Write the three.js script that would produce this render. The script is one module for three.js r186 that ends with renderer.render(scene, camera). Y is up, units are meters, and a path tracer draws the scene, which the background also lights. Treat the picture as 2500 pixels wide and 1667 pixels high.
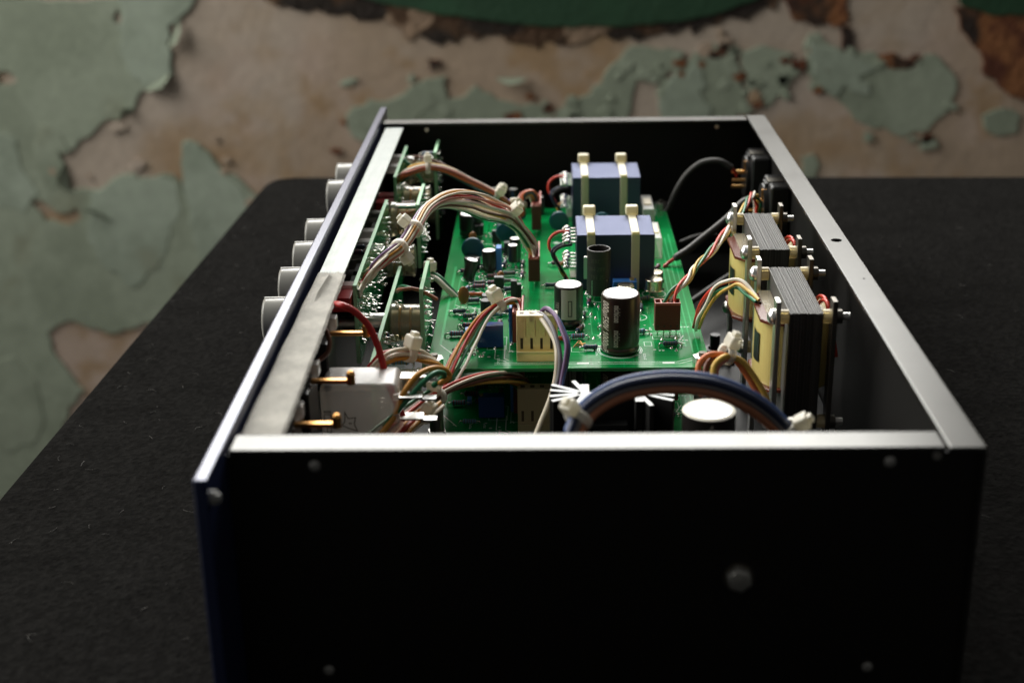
import * as THREE from 'three';
import { RoundedBoxGeometry } from 'three/addons/geometries/RoundedBoxGeometry.js';
import { mergeGeometries } from 'three/addons/utils/BufferGeometryUtils.js';
import { RectAreaLightUniformsLib } from 'three/addons/lights/RectAreaLightUniformsLib.js';

// ---------------------------------------------------------------- camera, light, exposure
const scene = new THREE.Scene();
scene.background = new THREE.Color().setRGB(.10, .098, .092); // dim, even light of the room's far walls
const camera = new THREE.PerspectiveCamera(26.864, 1024 / 682, 0.02, 20);
camera.position.set(0.09181, 0.17669, 0.36938);
camera.rotation.set(-0.37096, 0.02634, -0.01671, 'YXZ');
camera.focus = 0.60; camera.userData.fStop = 9.2;
const renderer = new THREE.WebGLRenderer({ antialias: true });
renderer.toneMapping = THREE.LinearToneMapping; renderer.toneMappingExposure = 1;
renderer.shadowMap.enabled = true;
RectAreaLightUniformsLib.init();
// two windows (mm): one high in the peeling wall behind, one in the side wall that the blue panel faces
const WIN = { x0: -520, x1: 620, y0: 450, y1: 1560, power: 13 };
const SIDE = { x: -1450, z: -640, turn: Math.PI / 2, x0: -700, x1: 700, y0: 250, y1: 2350, power: 7.7 };
{
  const a = new THREE.RectAreaLight(new THREE.Color(1, .985, .94), WIN.power, (WIN.x1 - WIN.x0 - 120) * .001, (WIN.y1 - WIN.y0 - 120) * .001);
  a.position.set((WIN.x0 + WIN.x1) * .0005, (WIN.y0 + WIN.y1) * .0005, -1.4); a.rotation.y = Math.PI; a.name = 'window_light'; scene.add(a);
  const b = new THREE.RectAreaLight(new THREE.Color(1, .98, .93), SIDE.power, (SIDE.x1 - SIDE.x0 - 120) * .001, (SIDE.y1 - SIDE.y0 - 120) * .001);
  b.position.set(SIDE.x * .001 + .05 * Math.sin(SIDE.turn), (SIDE.y0 + SIDE.y1) * .0005, SIDE.z * .001 + .05 * Math.cos(SIDE.turn)); b.rotation.y = SIDE.turn + Math.PI; b.name = 'side_window_light'; scene.add(b);
}
const WALL_PAINT = {"sage":[[[-575,-58],[-336,-62],[-343,-72],[-355,-81],[-370,-91],[-375,-116],[-372,-136],[-372,-151],[-391,-161],[-410,-169],[-420,-179],[-424,-193],[-440,-201],[-470,-211],[-487,-228],[-513,-247],[-529,-244],[-523,-262],[-519,-281],[-519,-300],[-504,-296],[-489,-298],[-472,-293],[-463,-286],[-449,-279],[-435,-278],[-426,-283],[-412,-285],[-397,-279],[-386,-280],[-377,-290],[-374,-305],[-368,-288],[-367,-261],[-367,-237],[-360,-234],[-348,-240],[-335,-253],[-324,-272],[-312,-280],[-297,-288],[-288,-299],[-273,-321],[-244,-354],[-304,-432],[-456,-488],[-479,-495],[-511,-488],[-532,-479],[-560,-482],[-574,-494],[-566,-529],[-555,-550],[-536,-577],[-559,-601],[-576,-644],[-620,-719],[-657,-862],[-870,-862],[-713,21],[-326,16]],[[-156,-205],[-145,-196],[-129,-187],[-98,-185],[-77,-172],[-56,-162],[-33,-158],[-32,-186],[-6,-184],[5,-171],[15,-179],[32,-189],[50,-192],[91,-198],[99,-213],[75,-239],[-132,-242],[-152,-231]],[[106,-203],[127,-190],[147,-183],[162,-170],[172,-148],[192,-130],[212,-124],[247,-128],[262,-136],[248,-151],[238,-168],[223,-163],[205,-162],[198,-183],[193,-214],[137,-240],[111,-224]],[[233,-174],[253,-154],[273,-139],[290,-129],[297,-121],[310,-129],[326,-144],[335,-165],[339,-185],[333,-205],[324,-236],[240,-236]],[[333,-134],[358,-125],[393,-135],[402,-158],[391,-183],[366,-201],[353,-195],[342,-182],[338,-160]],[[407,-125],[414,-113],[426,-111],[442,-126],[468,-133],[493,-134],[504,-151],[545,-156],[558,-137],[579,-147],[599,-173],[590,-208],[578,-218],[568,-235],[551,-232],[539,-241],[515,-228],[489,-223],[473,-210],[452,-191],[426,-176],[412,-153]],[[636,-216],[660,-206],[681,-214],[681,-235],[659,-240],[640,-232]],[[416,-266],[428,-263],[437,-274],[434,-298],[420,-298]],[[-165,-166],[-153,-160],[-142,-159],[-144,-165],[-159,-170]]],"overlay":[[[-424,-31],[-331,-32],[-336,-62],[-344,-73],[-356,-82],[-371,-92],[-375,-116],[-373,-136],[-374,-150],[-392,-160],[-409,-166],[-427,-145],[-432,-115],[-426,-85]],[[-368,-240],[-361,-237],[-348,-242],[-336,-255],[-326,-273],[-314,-283],[-300,-295],[-290,-332],[-320,-376],[-355,-398],[-366,-353],[-371,-304]],[[-548,-211],[-521,-227],[-514,-250],[-528,-247],[-522,-264],[-521,-286],[-541,-296],[-554,-275],[-557,-243]],[[-628,-210],[-579,-232],[-575,-275],[-560,-302],[-582,-329],[-643,-306]],[[-491,-302],[-471,-295],[-449,-282],[-426,-286],[-399,-283],[-381,-291],[-379,-320],[-407,-386],[-450,-431],[-489,-396],[-503,-352]],[[-678,-534],[-622,-528],[-599,-564],[-595,-619],[-617,-656],[-653,-668],[-695,-643]],[[235,-189],[253,-156],[262,-164],[278,-144],[290,-172],[283,-180],[298,-201],[276,-236],[240,-236]],[[416,-120],[443,-130],[466,-136],[499,-154],[479,-161],[492,-186],[461,-174],[452,-189],[422,-160]],[[-129,-192],[-101,-190],[-77,-179],[-56,-170],[-47,-191],[-68,-211],[-115,-216]]],"taupe_hole":[[[-572,-312],[-558,-310],[-547,-321],[-526,-327],[-511,-321],[-508,-335],[-528,-345],[-557,-337]],[[-590,-144],[-575,-146],[-566,-157],[-580,-162],[-592,-159]],[[-432,-70],[-426,-85],[-432,-90],[-439,-82]]],"dark":[[[-260,-33],[-248,-63],[-223,-69],[-188,-74],[-174,-82],[-148,-79],[-121,-89],[-94,-97],[-75,-113],[-54,-110],[-47,-117],[-19,-119],[1,-105],[41,-110],[76,-122],[92,-114],[122,-119],[147,-113],[197,-112],[247,-109],[302,-99],[341,-90],[375,-71],[403,-42]]],"green":[[[-170,-25],[-147,-54],[-108,-67],[-48,-79],[27,-90],[102,-98],[177,-99],[252,-94],[306,-83],[350,-68],[363,-32]],[[579,-44],[595,-78],[633,-91],[702,-89],[696,-46]]],"rust":[[[376,-51],[388,-81],[398,-96],[421,-101],[446,-102],[460,-94],[456,-77],[467,-52]],[[588,-83],[597,-108],[614,-128],[629,-148],[633,-166],[652,-178],[668,-191],[715,-205],[701,-84]],[[502,-139],[518,-136],[541,-142],[545,-152],[524,-155],[505,-150]],[[453,-101],[463,-104],[468,-131],[461,-138],[456,-126]]]};
const ROUTES = {"h1":[[15,-14.2,-354],[21.7,-7.8,-346],[31.2,-5.6,-347],[40.6,-7.7,-348],[51,-13.3,-349],[66,-21.6,-350],[74,-28.6,-352],[78.4,-34.1,-354],[78.6,-28.9,-357],[79.5,-24.6,-359],[84.2,-23.4,-361],[86.6,-27.3,-362],[87,-31.6,-362]],"h2":[[15.5,-15.1,-201.5],[23.6,-4.7,-190],[30.4,-2.6,-200],[35.3,1.2,-215],[40,4.5,-235],[47.2,4,-250],[55.9,1.2,-258],[65.8,-4.4,-264],[74.1,-9.2,-268],[80.6,-17.8,-272],[85.2,-27.4,-275],[86.3,-33.2,-276]],"h3":[[81.1,-28.7,-197],[79.2,-25.9,-198],[75.4,-25.9,-198],[71.7,-26.9,-196],[65.3,-30.2,-190],[58.9,-35.6,-178],[54.4,-40.2,-165],[51.3,-44.1,-155],[47.9,-47.8,-148],[40.4,-48.8,-130],[33.9,-51.2,-115]],"h4":[[25.6,-49.5,-108],[36.7,-47.9,-128],[47.6,-46.4,-146],[56.5,-45.5,-155],[66,-45.7,-162],[74.1,-47.9,-168],[80.1,-54.4,-180],[83.5,-68.3,-205]],"h4b":[[35.6,-45.8,-100],[40.6,-44.8,-112],[45.9,-44.4,-122],[50.7,-44.6,-132]],"w5a":[[81.7,-28.2,-181],[82,-26.4,-181],[84.2,-24.7,-180],[88.3,-25,-177],[92.4,-27.9,-170],[95.3,-31.9,-163],[95.7,-36.8,-158],[95.2,-42.3,-155],[93,-49.1,-150],[88.9,-55.9,-140],[85.9,-60.4,-132]],"w5b":[[85.4,-27.9,-181],[85.9,-26.1,-181],[88.9,-24.5,-179],[92.6,-25.5,-172],[95.5,-29.5,-164],[97,-35.1,-158],[96.3,-41.9,-154],[94.3,-47.5,-150]],"w5c":[[89.4,-27,-181],[89.4,-24.7,-181],[91.6,-22.2,-179],[95.1,-23.2,-173],[97.5,-26.4,-166],[99.5,-30.8,-160],[98.9,-36,-156],[97.6,-41.9,-152],[96.6,-46.7,-148]],"w5d":[[90.9,-26.2,-181],[92.6,-23.5,-180],[95.9,-24.1,-173],[98.8,-27.7,-166],[100.3,-31.5,-160],[99.6,-36.9,-156],[98.2,-41.9,-152],[97.2,-46.7,-148]],"h6a":[[31.4,-41.7,-100],[35.4,-37.9,-106],[38.9,-30.8,-112],[43.9,-26,-118],[49.6,-25.7,-124],[53.8,-28.5,-128],[55,-31,-128],[51.7,-31.8,-124]],"h6b":[[32.5,-40.3,-104],[39,-34,-110],[45.5,-28.4,-116],[50.4,-26.8,-122],[53.1,-29.4,-126],[49.1,-33.5,-126]],"red":[[10,-4.8,-137.2],[15.9,-2,-128],[19.9,-4.1,-128],[24.6,-9.3,-128],[27.5,-14.7,-127],[29.7,-21.3,-125],[32.2,-29.2,-120],[38.5,-40.7,-112]],"h8":[[25.5,-30.2,-128.5],[30,-24.2,-128],[34.3,-23.5,-132],[39.3,-24.8,-136],[45,-28.6,-142],[48.9,-34.9,-152]],"h9":[[143.1,-29.5,-203],[145.5,-26.3,-208],[152.6,-23.7,-218],[157.5,-21,-228],[165.5,-20,-245],[175.1,-16.5,-265],[184.2,-13.6,-285],[190.6,-12.2,-305],[194.6,-13,-315],[197,-18.6,-320],[197.2,-26.6,-322]],"h10":[[155.8,-41.1,-205],[157,-29.7,-195],[161,-19.4,-188],[165.1,-13.8,-182],[169.5,-12.1,-178],[172.9,-13.9,-172],[175.2,-14.7,-163]],"c1":[[157.3,-45.5,-396],[159.1,-43.6,-396],[163.8,-32.9,-397],[169.3,-24.2,-398],[175.9,-18.5,-398],[182.3,-16.7,-398],[188.1,-17.3,-398],[193.2,-20.3,-398]],"c1r":[[153,-46.6,-396],[155.7,-46.4,-396],[158.2,-44.5,-396]],"c2":[[155.6,-40.1,-300],[161.6,-38,-305],[169,-34.2,-311],[182.7,-26.8,-322],[191.8,-21.3,-332],[197.6,-21.5,-338]],"c2r":[[149.4,-43.5,-296.2],[152,-42.3,-299],[156,-39.9,-300]],"c3":[[163.7,-52,-362],[172.3,-50,-365.6],[181,-50,-369.1],[188.5,-54,-370.6]],"c4":[[164.8,-66,-308.3],[176.7,-64,-324.2],[188.2,-62,-338.4],[199,-60,-351.8]],"h13":[[99.3,-15.1,-42],[101.6,-11.5,-46],[106,-8,-50],[114.7,-4.5,-54],[125.4,-3.3,-57],[134.8,-3.8,-59],[145.6,-5.7,-60],[156.5,-10.6,-61],[165,-17.1,-62],[170.7,-23.3,-62],[173,-27.8,-62]],"h14":[[149.9,-29.8,-108],[148.7,-23.4,-110],[149.1,-19.4,-112],[152.8,-17.3,-115],[157.6,-18.5,-118],[161.6,-20.7,-119],[165.4,-25.2,-118],[169.1,-30.9,-116],[172.2,-37.5,-114]],"bw1":[[102,-21.1,-283],[97.1,-21.4,-282],[93.6,-24.1,-281],[93.2,-28.4,-280],[95.7,-32.2,-279],[97.8,-36.6,-278],[100.5,-41,-277],[102,-43.8,-276]],"bw2":[[103.5,-26.8,-283],[98,-27.2,-281],[94.5,-29.5,-279],[95.1,-32.5,-278],[98,-37.1,-277],[100.3,-41.3,-276],[101.4,-43.8,-274.9]],"bw3":[[103.5,-26.9,-280],[98.8,-27.2,-278],[95.5,-29.2,-276],[96,-32.3,-275],[98.7,-36.9,-274],[100.9,-43.8,-279.7]],"bw4":[[102.5,-36.2,-278],[99.9,-34.9,-277],[98,-36,-276],[98.7,-38.5,-275],[101.5,-43.8,-277.3]],"rg1":[[15.5,-16.5,-313.2],[22.5,-13.5,-300],[29.4,-13.6,-301],[35.3,-13.2,-303]],"rg2":[[15.5,-21.5,-317.1],[22.6,-16,-298],[27.5,-15.3,-299],[33.3,-15,-302]],"rr1":[[16,-15,-408.4],[24,-12.3,-395],[30.8,-13.9,-394],[36.4,-16.2,-392],[38.1,-18,-390]],"rr2":[[24,-36.2,-246.4],[34.4,-18.8,-196],[39.5,-20.6,-196],[43.7,-22.5,-196]],"rr3":[[24,-35.5,-238.9],[32.4,-17.4,-190],[36.7,-17.1,-190],[42.5,-19.7,-190],[45.9,-21.8,-190]],"strayw":[[189.7,-19.3,-200]]};
// ---------------------------------------------------------------- materials
const rnd = (seed => () => { seed |= 0; seed = seed + 0x6D2B79F5 | 0; let t = Math.imul(seed ^ seed >>> 15, 1 | seed); t = t + Math.imul(t ^ t >>> 7, 61 | t) ^ t; return ((t ^ t >>> 14) >>> 0) / 4294967296; })(20417);
const rr = (a, b) => a + (b - a) * rnd();
function lin(r, g, b) { return new THREE.Color().setRGB(r, g, b); }
function std(r, g, b, roughness = 0.5, metalness = 0, more = {}) { return new THREE.MeshPhysicalMaterial({ color: lin(r, g, b), roughness, metalness, ...more }); }
// tiling value noise, several octaves, 0..1
function noiseField(size, cells, octaves, seed, gain = 0.5) {
  let s = seed; const R = () => { s = (s * 1664525 + 1013904223) >>> 0; return s / 4294967296; };
  const out = new Float32Array(size * size); let amp = 1, sum = 0;
  for (let o = 0; o < octaves; o++) {
    const n = Math.min(cells << o, size), grid = Float32Array.from({ length: n * n }, R);
    for (let y = 0; y < size; y++) for (let x = 0; x < size; x++) {
      const fx = x / size * n, fy = y / size * n, x0 = fx | 0, y0 = fy | 0, tx = fx - x0, ty = fy - y0;
      const sx = tx * tx * (3 - 2 * tx), sy = ty * ty * (3 - 2 * ty), x1 = (x0 + 1) % n, y1 = (y0 + 1) % n;
      out[y * size + x] += amp * ((grid[y0 * n + x0] * (1 - sx) + grid[y0 * n + x1] * sx) * (1 - sy) + (grid[y1 * n + x0] * (1 - sx) + grid[y1 * n + x1] * sx) * sy);
    }
    sum += amp; amp *= gain;
  }
  for (let i = 0; i < out.length; i++) out[i] /= sum;
  return out;
}
function texture(size, fn, colour, rx = 1, ry = rx) {
  const d = new Uint8Array(size * size * 4);
  for (let i = 0; i < size * size; i++) { const c = fn(i, i % size, i / size | 0); for (let k = 0; k < 3; k++) d[i * 4 + k] = Math.max(0, Math.min(255, (Array.isArray(c) ? c[k] : c) * 255)); d[i * 4 + 3] = 255; }
  const t = new THREE.DataTexture(d, size, size); t.wrapS = t.wrapT = THREE.RepeatWrapping; t.magFilter = THREE.LinearFilter; t.minFilter = THREE.LinearMipmapLinearFilter; t.generateMipmaps = true;
  if (colour) t.colorSpace = THREE.SRGBColorSpace;
  t.repeat.set(rx, ry); t.needsUpdate = true; return t;
}
const nA = noiseField(512, 4, 7, 11), nB = noiseField(512, 6, 7, 77, 0.62), nC = noiseField(512, 64, 3, 5, 0.7), nD = noiseField(512, 3, 5, 501);
const sm = (a, b, x) => { const t = Math.max(0, Math.min(1, (x - a) / (b - a))); return t * t * (3 - 2 * t); };
const mixc = (a, b, t) => a.map((v, k) => v + (b[k] - v) * t);
const fineBump = texture(512, i => nC[i], false, 40);
const M = {};
{
  const plasterT = texture(512, i => { let c = mixc([0.60, 0.53, 0.455], [0.655, 0.585, 0.53], sm(.42, .62, nA[i])); c = mixc(c, [0.56, 0.46, 0.34], .8 * sm(.55, .69, nB[i])); c = mixc(c, [0.65, 0.605, 0.555], .75 * sm(.52, .64, nD[i])); return c.map(v => v * (.95 + .1 * nC[i])); }, true, 1.3);
  const sageT = texture(512, i => { let c = mixc([0.49, 0.525, 0.455], [0.54, 0.575, 0.505], sm(.38, .64, nB[i])); c = mixc(c, [0.46, 0.47, 0.39], .75 * sm(.6, .72, nA[i])); return c.map(v => v * (.94 + .12 * nC[i])); }, true, 1.7);
  const rustT = texture(512, i => { let c = mixc([0.30, 0.15, 0.08], [0.47, 0.30, 0.17], sm(.45, .62, nB[i])); c = mixc(c, [0.13, 0.09, 0.06], sm(.5, .64, nA[i])); return c; }, true, 3.1);
  const darkT = texture(512, i => { let c = mixc([0.12, 0.09, 0.06], [0.27, 0.19, 0.12], sm(.40, .62, nB[i])); return mixc(c, [0.55, 0.47, 0.39], .9 * sm(.5, .58, nA[i])); }, true, 4.3);
  const greenT = texture(512, i => mixc([0.09, 0.22, 0.13], [0.13, 0.29, 0.18], sm(.4, .65, nA[i])), true, 1.9);
  const wb = texture(512, i => .6 * nB[i] + .4 * nC[i], false, 2.3);
  M.plaster = new THREE.MeshStandardMaterial({ map: plasterT, roughness: .95, bumpMap: wb, bumpScale: .0016 });
  M.sage = new THREE.MeshStandardMaterial({ map: sageT, roughness: .85, bumpMap: wb, bumpScale: .0012 });
  M.sageB = new THREE.MeshStandardMaterial({ map: sageT, color: lin(1.12, 1.14, 1.2), roughness: .8, bumpMap: wb, bumpScale: .0012 });
  M.rust = new THREE.MeshStandardMaterial({ map: rustT, roughness: .95, bumpMap: wb, bumpScale: .006 });
  M.grime = new THREE.MeshStandardMaterial({ map: darkT, roughness: .95, bumpMap: wb, bumpScale: .008 });
  M.darkGreen = new THREE.MeshStandardMaterial({ map: greenT, roughness: .6, bumpMap: wb, bumpScale: .002 });
  const feltT = texture(512, i => { const v = .125 + .09 * nC[i] + .035 * (nB[i] - .5) + (nC[(i * 7 + 3331) % 262144] > .8 ? .05 : 0); return [v, v * .985, v * .96]; }, true, 7.3);
  const feltB = texture(512, i => .8 * nC[i] + .2 * nB[i], false, 7.3);
  M.felt = new THREE.MeshPhysicalMaterial({ map: feltT, color: lin(.40, .40, .40), roughness: 1, bumpMap: feltB, bumpScale: .0009, specularIntensity: 0 });
  const tapeT = texture(512, (i, x, y) => { const v = .74 + .05 * Math.sin(y * Math.PI / 4) * Math.sin(x * Math.PI / 4) + .26 * (nB[i] - .5) + .1 * (nC[i] - .5); return [v, v * .985, v * .94]; }, true, 1);
  M.tape = new THREE.MeshStandardMaterial({ map: tapeT, roughness: .8, bumpMap: texture(512, (i, x, y) => .5 + .3 * Math.sin(y * Math.PI / 4) * Math.sin(x * Math.PI / 4) + .2 * nC[i], false, 1), bumpScale: .0007 });
  const zincR = texture(512, (i, x, y) => .30 + .2 * nB[i] + .14 * nC[((y >> 5) * 512 + x) % 262144], false, 9);
  M.zinc = std(.165, .178, .172, 1, 1, { roughnessMap: zincR, bumpMap: fineBump, bumpScale: .00004 });
  M.alu = std(.082, .082, .079, .36, 1, { map: texture(512, i => { const c = nC[(i * 3 + 77) % 262144] > .86 && nA[i] > .5 ? .35 : .93 + .07 * nC[i]; return [c, c, c]; }, false, 9), roughnessMap: texture(512, i => .8 + .2 * nB[i], false, 11) });
  M.aluBright = std(.82, .82, .80, .3, 1);
}
M.black = std(.006, .0056, .005, .5, 0, { specularIntensity: .5, bumpMap: fineBump, bumpScale: .00003 });
M.blackIn = std(.011, .011, .0105, .5, 0, { specularIntensity: .6 });
M.hole = std(.003, .003, .003, 1, 0, { specularIntensity: 0 });
M.zincScrew = std(.26, .26, .25, .5, .35);
M.blackPlastic = std(.012, .012, .012, .38);
M.capBlack = std(.014, .012, .011, .28, 0, { clearcoat: .5, clearcoatRoughness: .2 });
M.capBrown = std(.030, .016, .011, .28, 0, { clearcoat: .5, clearcoatRoughness: .2 });
M.navy = std(.018, .028, .085, .3, .35, { clearcoat: .6, clearcoatRoughness: .28 });
M.navyEdge = std(.16, .20, .34, .34, .9);
M.knob = std(.27, .265, .24, .3);
M.knobLine = std(.75, .74, .70, .4);
M.board = std(.07, .46, .15, .5, 0, { transmission: .25 });
M.boardEdge = std(.30, .55, .33, .55);
M.nylon = std(.90, .87, .76, .42, 0, { transmission: .4 });
M.nylonYellow = std(.88, .82, .58, .42, 0, { transmission: .4 });
M.whitePlastic = std(.90, .87, .83, .3, 0, { transmission: .7 });
M.connWhite = std(.88, .77, .49, .42, 0, { transmission: .5 });
M.slot = std(.10, .07, .04, .6);
M.maroon = std(.11, .017, .012, .45);
M.maroonTop = std(.36, .09, .06, .45);
M.darkRed = std(.33, .012, .014, .35);
M.blueCan = std(.066, .077, .132, .42, 1, { bumpMap: fineBump, bumpScale: .00005 });
M.trimBlue = std(.06, .24, .70, .3);
M.boxBlue = std(.02, .06, .26, .15);
M.tealDisc = std(.008, .085, .11, .3);
M.mica = std(.30, .12, .028, .35);
M.solder = std(.78, .76, .72, .22, 1);
M.steel = std(.66, .65, .62, .3, 1);
M.darkSteel = std(.16, .15, .13, .42, 1);
M.tinCan = std(.70, .64, .52, .22, 1);
M.brass = std(.80, .50, .20, .28, 1);
M.gold = std(.74, .38, .12, .28, 1);
M.resBlue = std(.018, .05, .10, .35);
M.resLight = std(.10, .28, .42, .35);
M.band = std(.25, .12, .06, .5);
M.glassRed = std(.55, .10, .03, .15);
M.greyText = std(.42, .41, .38, .5);
M.yellowTape = std(.62, .50, .17, .32, 0, { clearcoat: .35, clearcoatRoughness: .2 });
M.bakelite = std(.13, .032, .018, .2);
M.lamA = std(.055, .053, .05, .5, .3); M.lamB = std(.036, .035, .033, .5, .3); M.lamC = std(.085, .083, .078, .5, .3);
M.clearPlastic = std(.80, .76, .62, .12, 0, { transmission: .75, thickness: 0 });
M.copper = std(.55, .30, .12, .35, 1);
M.rubber = std(.035, .033, .030, .55);
M.paper = std(.75, .72, .62, .7);
const WIRE = { white: std(.86, .81, .70, .42), cream: std(.78, .70, .54, .42), red: std(.42, .016, .014, .38), brightRed: std(.58, .045, .022, .38), green: std(.012, .17, .07, .4), yellow: std(.66, .42, .08, .4), amber: std(.60, .27, .03, .4), orange: std(.62, .17, .055, .4), brown: std(.15, .055, .03, .42), purple: std(.16, .09, .20, .42), blue: std(.045, .085, .22, .42), navy: std(.012, .022, .06, .42), grey: std(.20, .19, .20, .45), black: std(.012, .012, .012, .42), pink: std(.60, .22, .17, .42), teal: std(.02, .11, .12, .4), copperBrown: std(.42, .16, .08, .4) };

// ---------------------------------------------------------------- helpers: everything below is laid out in millimetres, rim of the case at y = 0
const S = 0.001, bases = new Map(), names = new Map();
function numbered(n) { const k = names.get(n) || 0; names.set(n, k + 1); return k ? n + '_' + String(k).padStart(3, '0') : n; }
function flags(o) { o.traverse(c => { if (c.isMesh) { c.castShadow = true; c.receiveShadow = true; } }); return o; }
function thing(name, label, category, [x, y, z], group) {
  const o = new THREE.Group(); o.name = numbered(name); o.position.set(x * S, y * S, z * S); o.userData = { label, category }; if (group) o.userData.group = group;
  bases.set(o, [x, y, z]); scene.add(o); return o;
}
function part(parent, name, geo, mat, label) {
  const b = bases.get(parent); geo.translate(-b[0], -b[1], -b[2]); geo.scale(S, S, S);
  const m = new THREE.Mesh(geo, mat); m.name = name; m.castShadow = m.receiveShadow = true; if (label) m.userData.label = label;
  bases.set(m, b); parent.add(m); return m;
}
// shared geometry (already in metres, round its own origin) set at a spot
function place(parent, name, geo, mat, [x, y, z], ry = 0, rx = 0, rz = 0) {
  const b = bases.get(parent), m = new THREE.Mesh(geo, mat); m.name = name; m.castShadow = m.receiveShadow = true;
  m.position.set((x - b[0]) * S, (y - b[1]) * S, (z - b[2]) * S); m.rotation.set(rx, ry, rz); parent.add(m); bases.set(m, [0, 0, 0]); return m;
}
function copyOf(o, dx, dy, dz, label) { const c = o.clone(); c.name = numbered(o.name.replace(/_\d{3}$/, '')); c.userData = { ...o.userData }; if (label) c.userData.label = label; c.position.add(new THREE.Vector3(dx, dy, dz).multiplyScalar(S)); scene.add(c); return c; }
function plain(g) { const h = g.index ? g.toNonIndexed() : g; for (const k of Object.keys(h.attributes)) if (!['position', 'normal', 'uv'].includes(k)) h.deleteAttribute(k); return h; }
function merge(list) { return mergeGeometries(list.map(plain)); }
function B(x0, x1, y0, y1, z0, z1, r = .25, seg = 1) {
  const w = x1 - x0, h = y1 - y0, d = z1 - z0, g = r > 0 ? new RoundedBoxGeometry(w, h, d, seg, Math.min(r, w / 2.01, h / 2.01, d / 2.01)) : new THREE.BoxGeometry(w, h, d);
  return g.translate((x0 + x1) / 2, (y0 + y1) / 2, (z0 + z1) / 2);
}
function planar(g) { const p = g.attributes.position, u = g.attributes.uv; for (let i = 0; i < p.count; i++) u.setXY(i, p.getX(i) * S, p.getZ(i) * S); return g; }
function Lathe(x, y, z, prof, seg = 32) { return new THREE.LatheGeometry(prof.map(p => new THREE.Vector2(p[0], p[1])), seg).translate(x, y, z); }
function CY(x, y0, y1, z, r, seg = 24, r2 = r) { return new THREE.CylinderGeometry(r2, r, y1 - y0, seg).translate(x, (y0 + y1) / 2, z); }
function CX(x0, x1, y, z, r, seg = 24, r2 = r) { return new THREE.CylinderGeometry(r, r2, x1 - x0, seg).rotateZ(Math.PI / 2).translate((x0 + x1) / 2, y, z); }
function CZ(x, y, z0, z1, r, seg = 24) { return new THREE.CylinderGeometry(r, r, z1 - z0, seg).rotateX(Math.PI / 2).translate(x, y, (z0 + z1) / 2); }
const V = p => new THREE.Vector3(...p);
function TU(pts, r, n = pts.length * 8, rad = 8) { return new THREE.TubeGeometry(new THREE.CatmullRomCurve3(pts.map(p => p.isVector3 ? p : V(p)), false, 'centripetal'), n, r, rad); }
function capped(pts, r, n, rad) { const g = TU(pts, r, n, rad), P = pts.map(p => p.isVector3 ? p : V(p)); return merge([g, new THREE.SphereGeometry(r, 8, 6).translate(...P[0].toArray()), new THREE.SphereGeometry(r, 8, 6).translate(...P[P.length - 1].toArray())]); }
// a harness: several insulated wires that follow one route, packed side by side and slowly twisting
function harness(parent, route, colours, r, { twist = 2, loose = [], ends = null, starts = null, phase = 0 } = {}) {
  const n = colours.length, curve = new THREE.CatmullRomCurve3(route.map(V), false, 'centripetal'), N = route.length * 5;
  const slots = [[0, 0]]; for (let ring = 1; slots.length < n + (n < 5 ? 1 : 0); ring++) for (let k = 0; k < ring * 6; k++) slots.push([ring * 2.05 * r * Math.cos(k * Math.PI / 3 / ring + ring), ring * 2.05 * r * Math.sin(k * Math.PI / 3 / ring + ring)]);
  const use = n < 5 && n > 1 ? Array.from({ length: n }, (_, k) => [1.05 * r * (n > 2 ? n / 2.9 : 1) * Math.cos(k * 2 * Math.PI / n), 1.05 * r * (n > 2 ? n / 2.9 : 1) * Math.sin(k * 2 * Math.PI / n)]) : slots;
  const up = new THREE.Vector3(.12, .95, .3).normalize();
  colours.forEach((col, i) => {
    const pts = [], jig = [rr(0, 6.3), rr(0, 6.3), rr(.5, 1.6)];
    for (let k = 0; k <= N; k++) {
      const t = k / N, p = curve.getPoint(t), d = curve.getTangent(t), a = new THREE.Vector3().crossVectors(d, up).normalize(), b = new THREE.Vector3().crossVectors(a, d).normalize();
      const f = t * (loose.length - 1), j = Math.min(loose.length - 2, Math.floor(f)), wide = loose.length ? loose[j] + (loose[j + 1] - loose[j]) * (f - j) : 1;
      const th = phase + twist * t * Math.PI, [sx, sy] = use[i], c = Math.cos(th), s = Math.sin(th), lo = (wide - 1) * r * .55;
      p.addScaledVector(a, (sx * c - sy * s) * wide + lo * Math.sin(jig[0] + t * 9 * jig[2])).addScaledVector(b, (sx * s + sy * c) * wide + lo * Math.cos(jig[1] + t * 8 * jig[2]));
      if (ends && t > .8) p.lerp(V(ends[i]), Math.pow((t - .8) / .2, 1.6));
      if (starts && t < .16) p.lerp(V(starts[i]), Math.pow(1 - t / .16, 1.6));
      pts.push(p);
    }
    part(parent, 'wire', TU(pts, r, N * 2, 7), WIRE[col]);
  });
}
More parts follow.
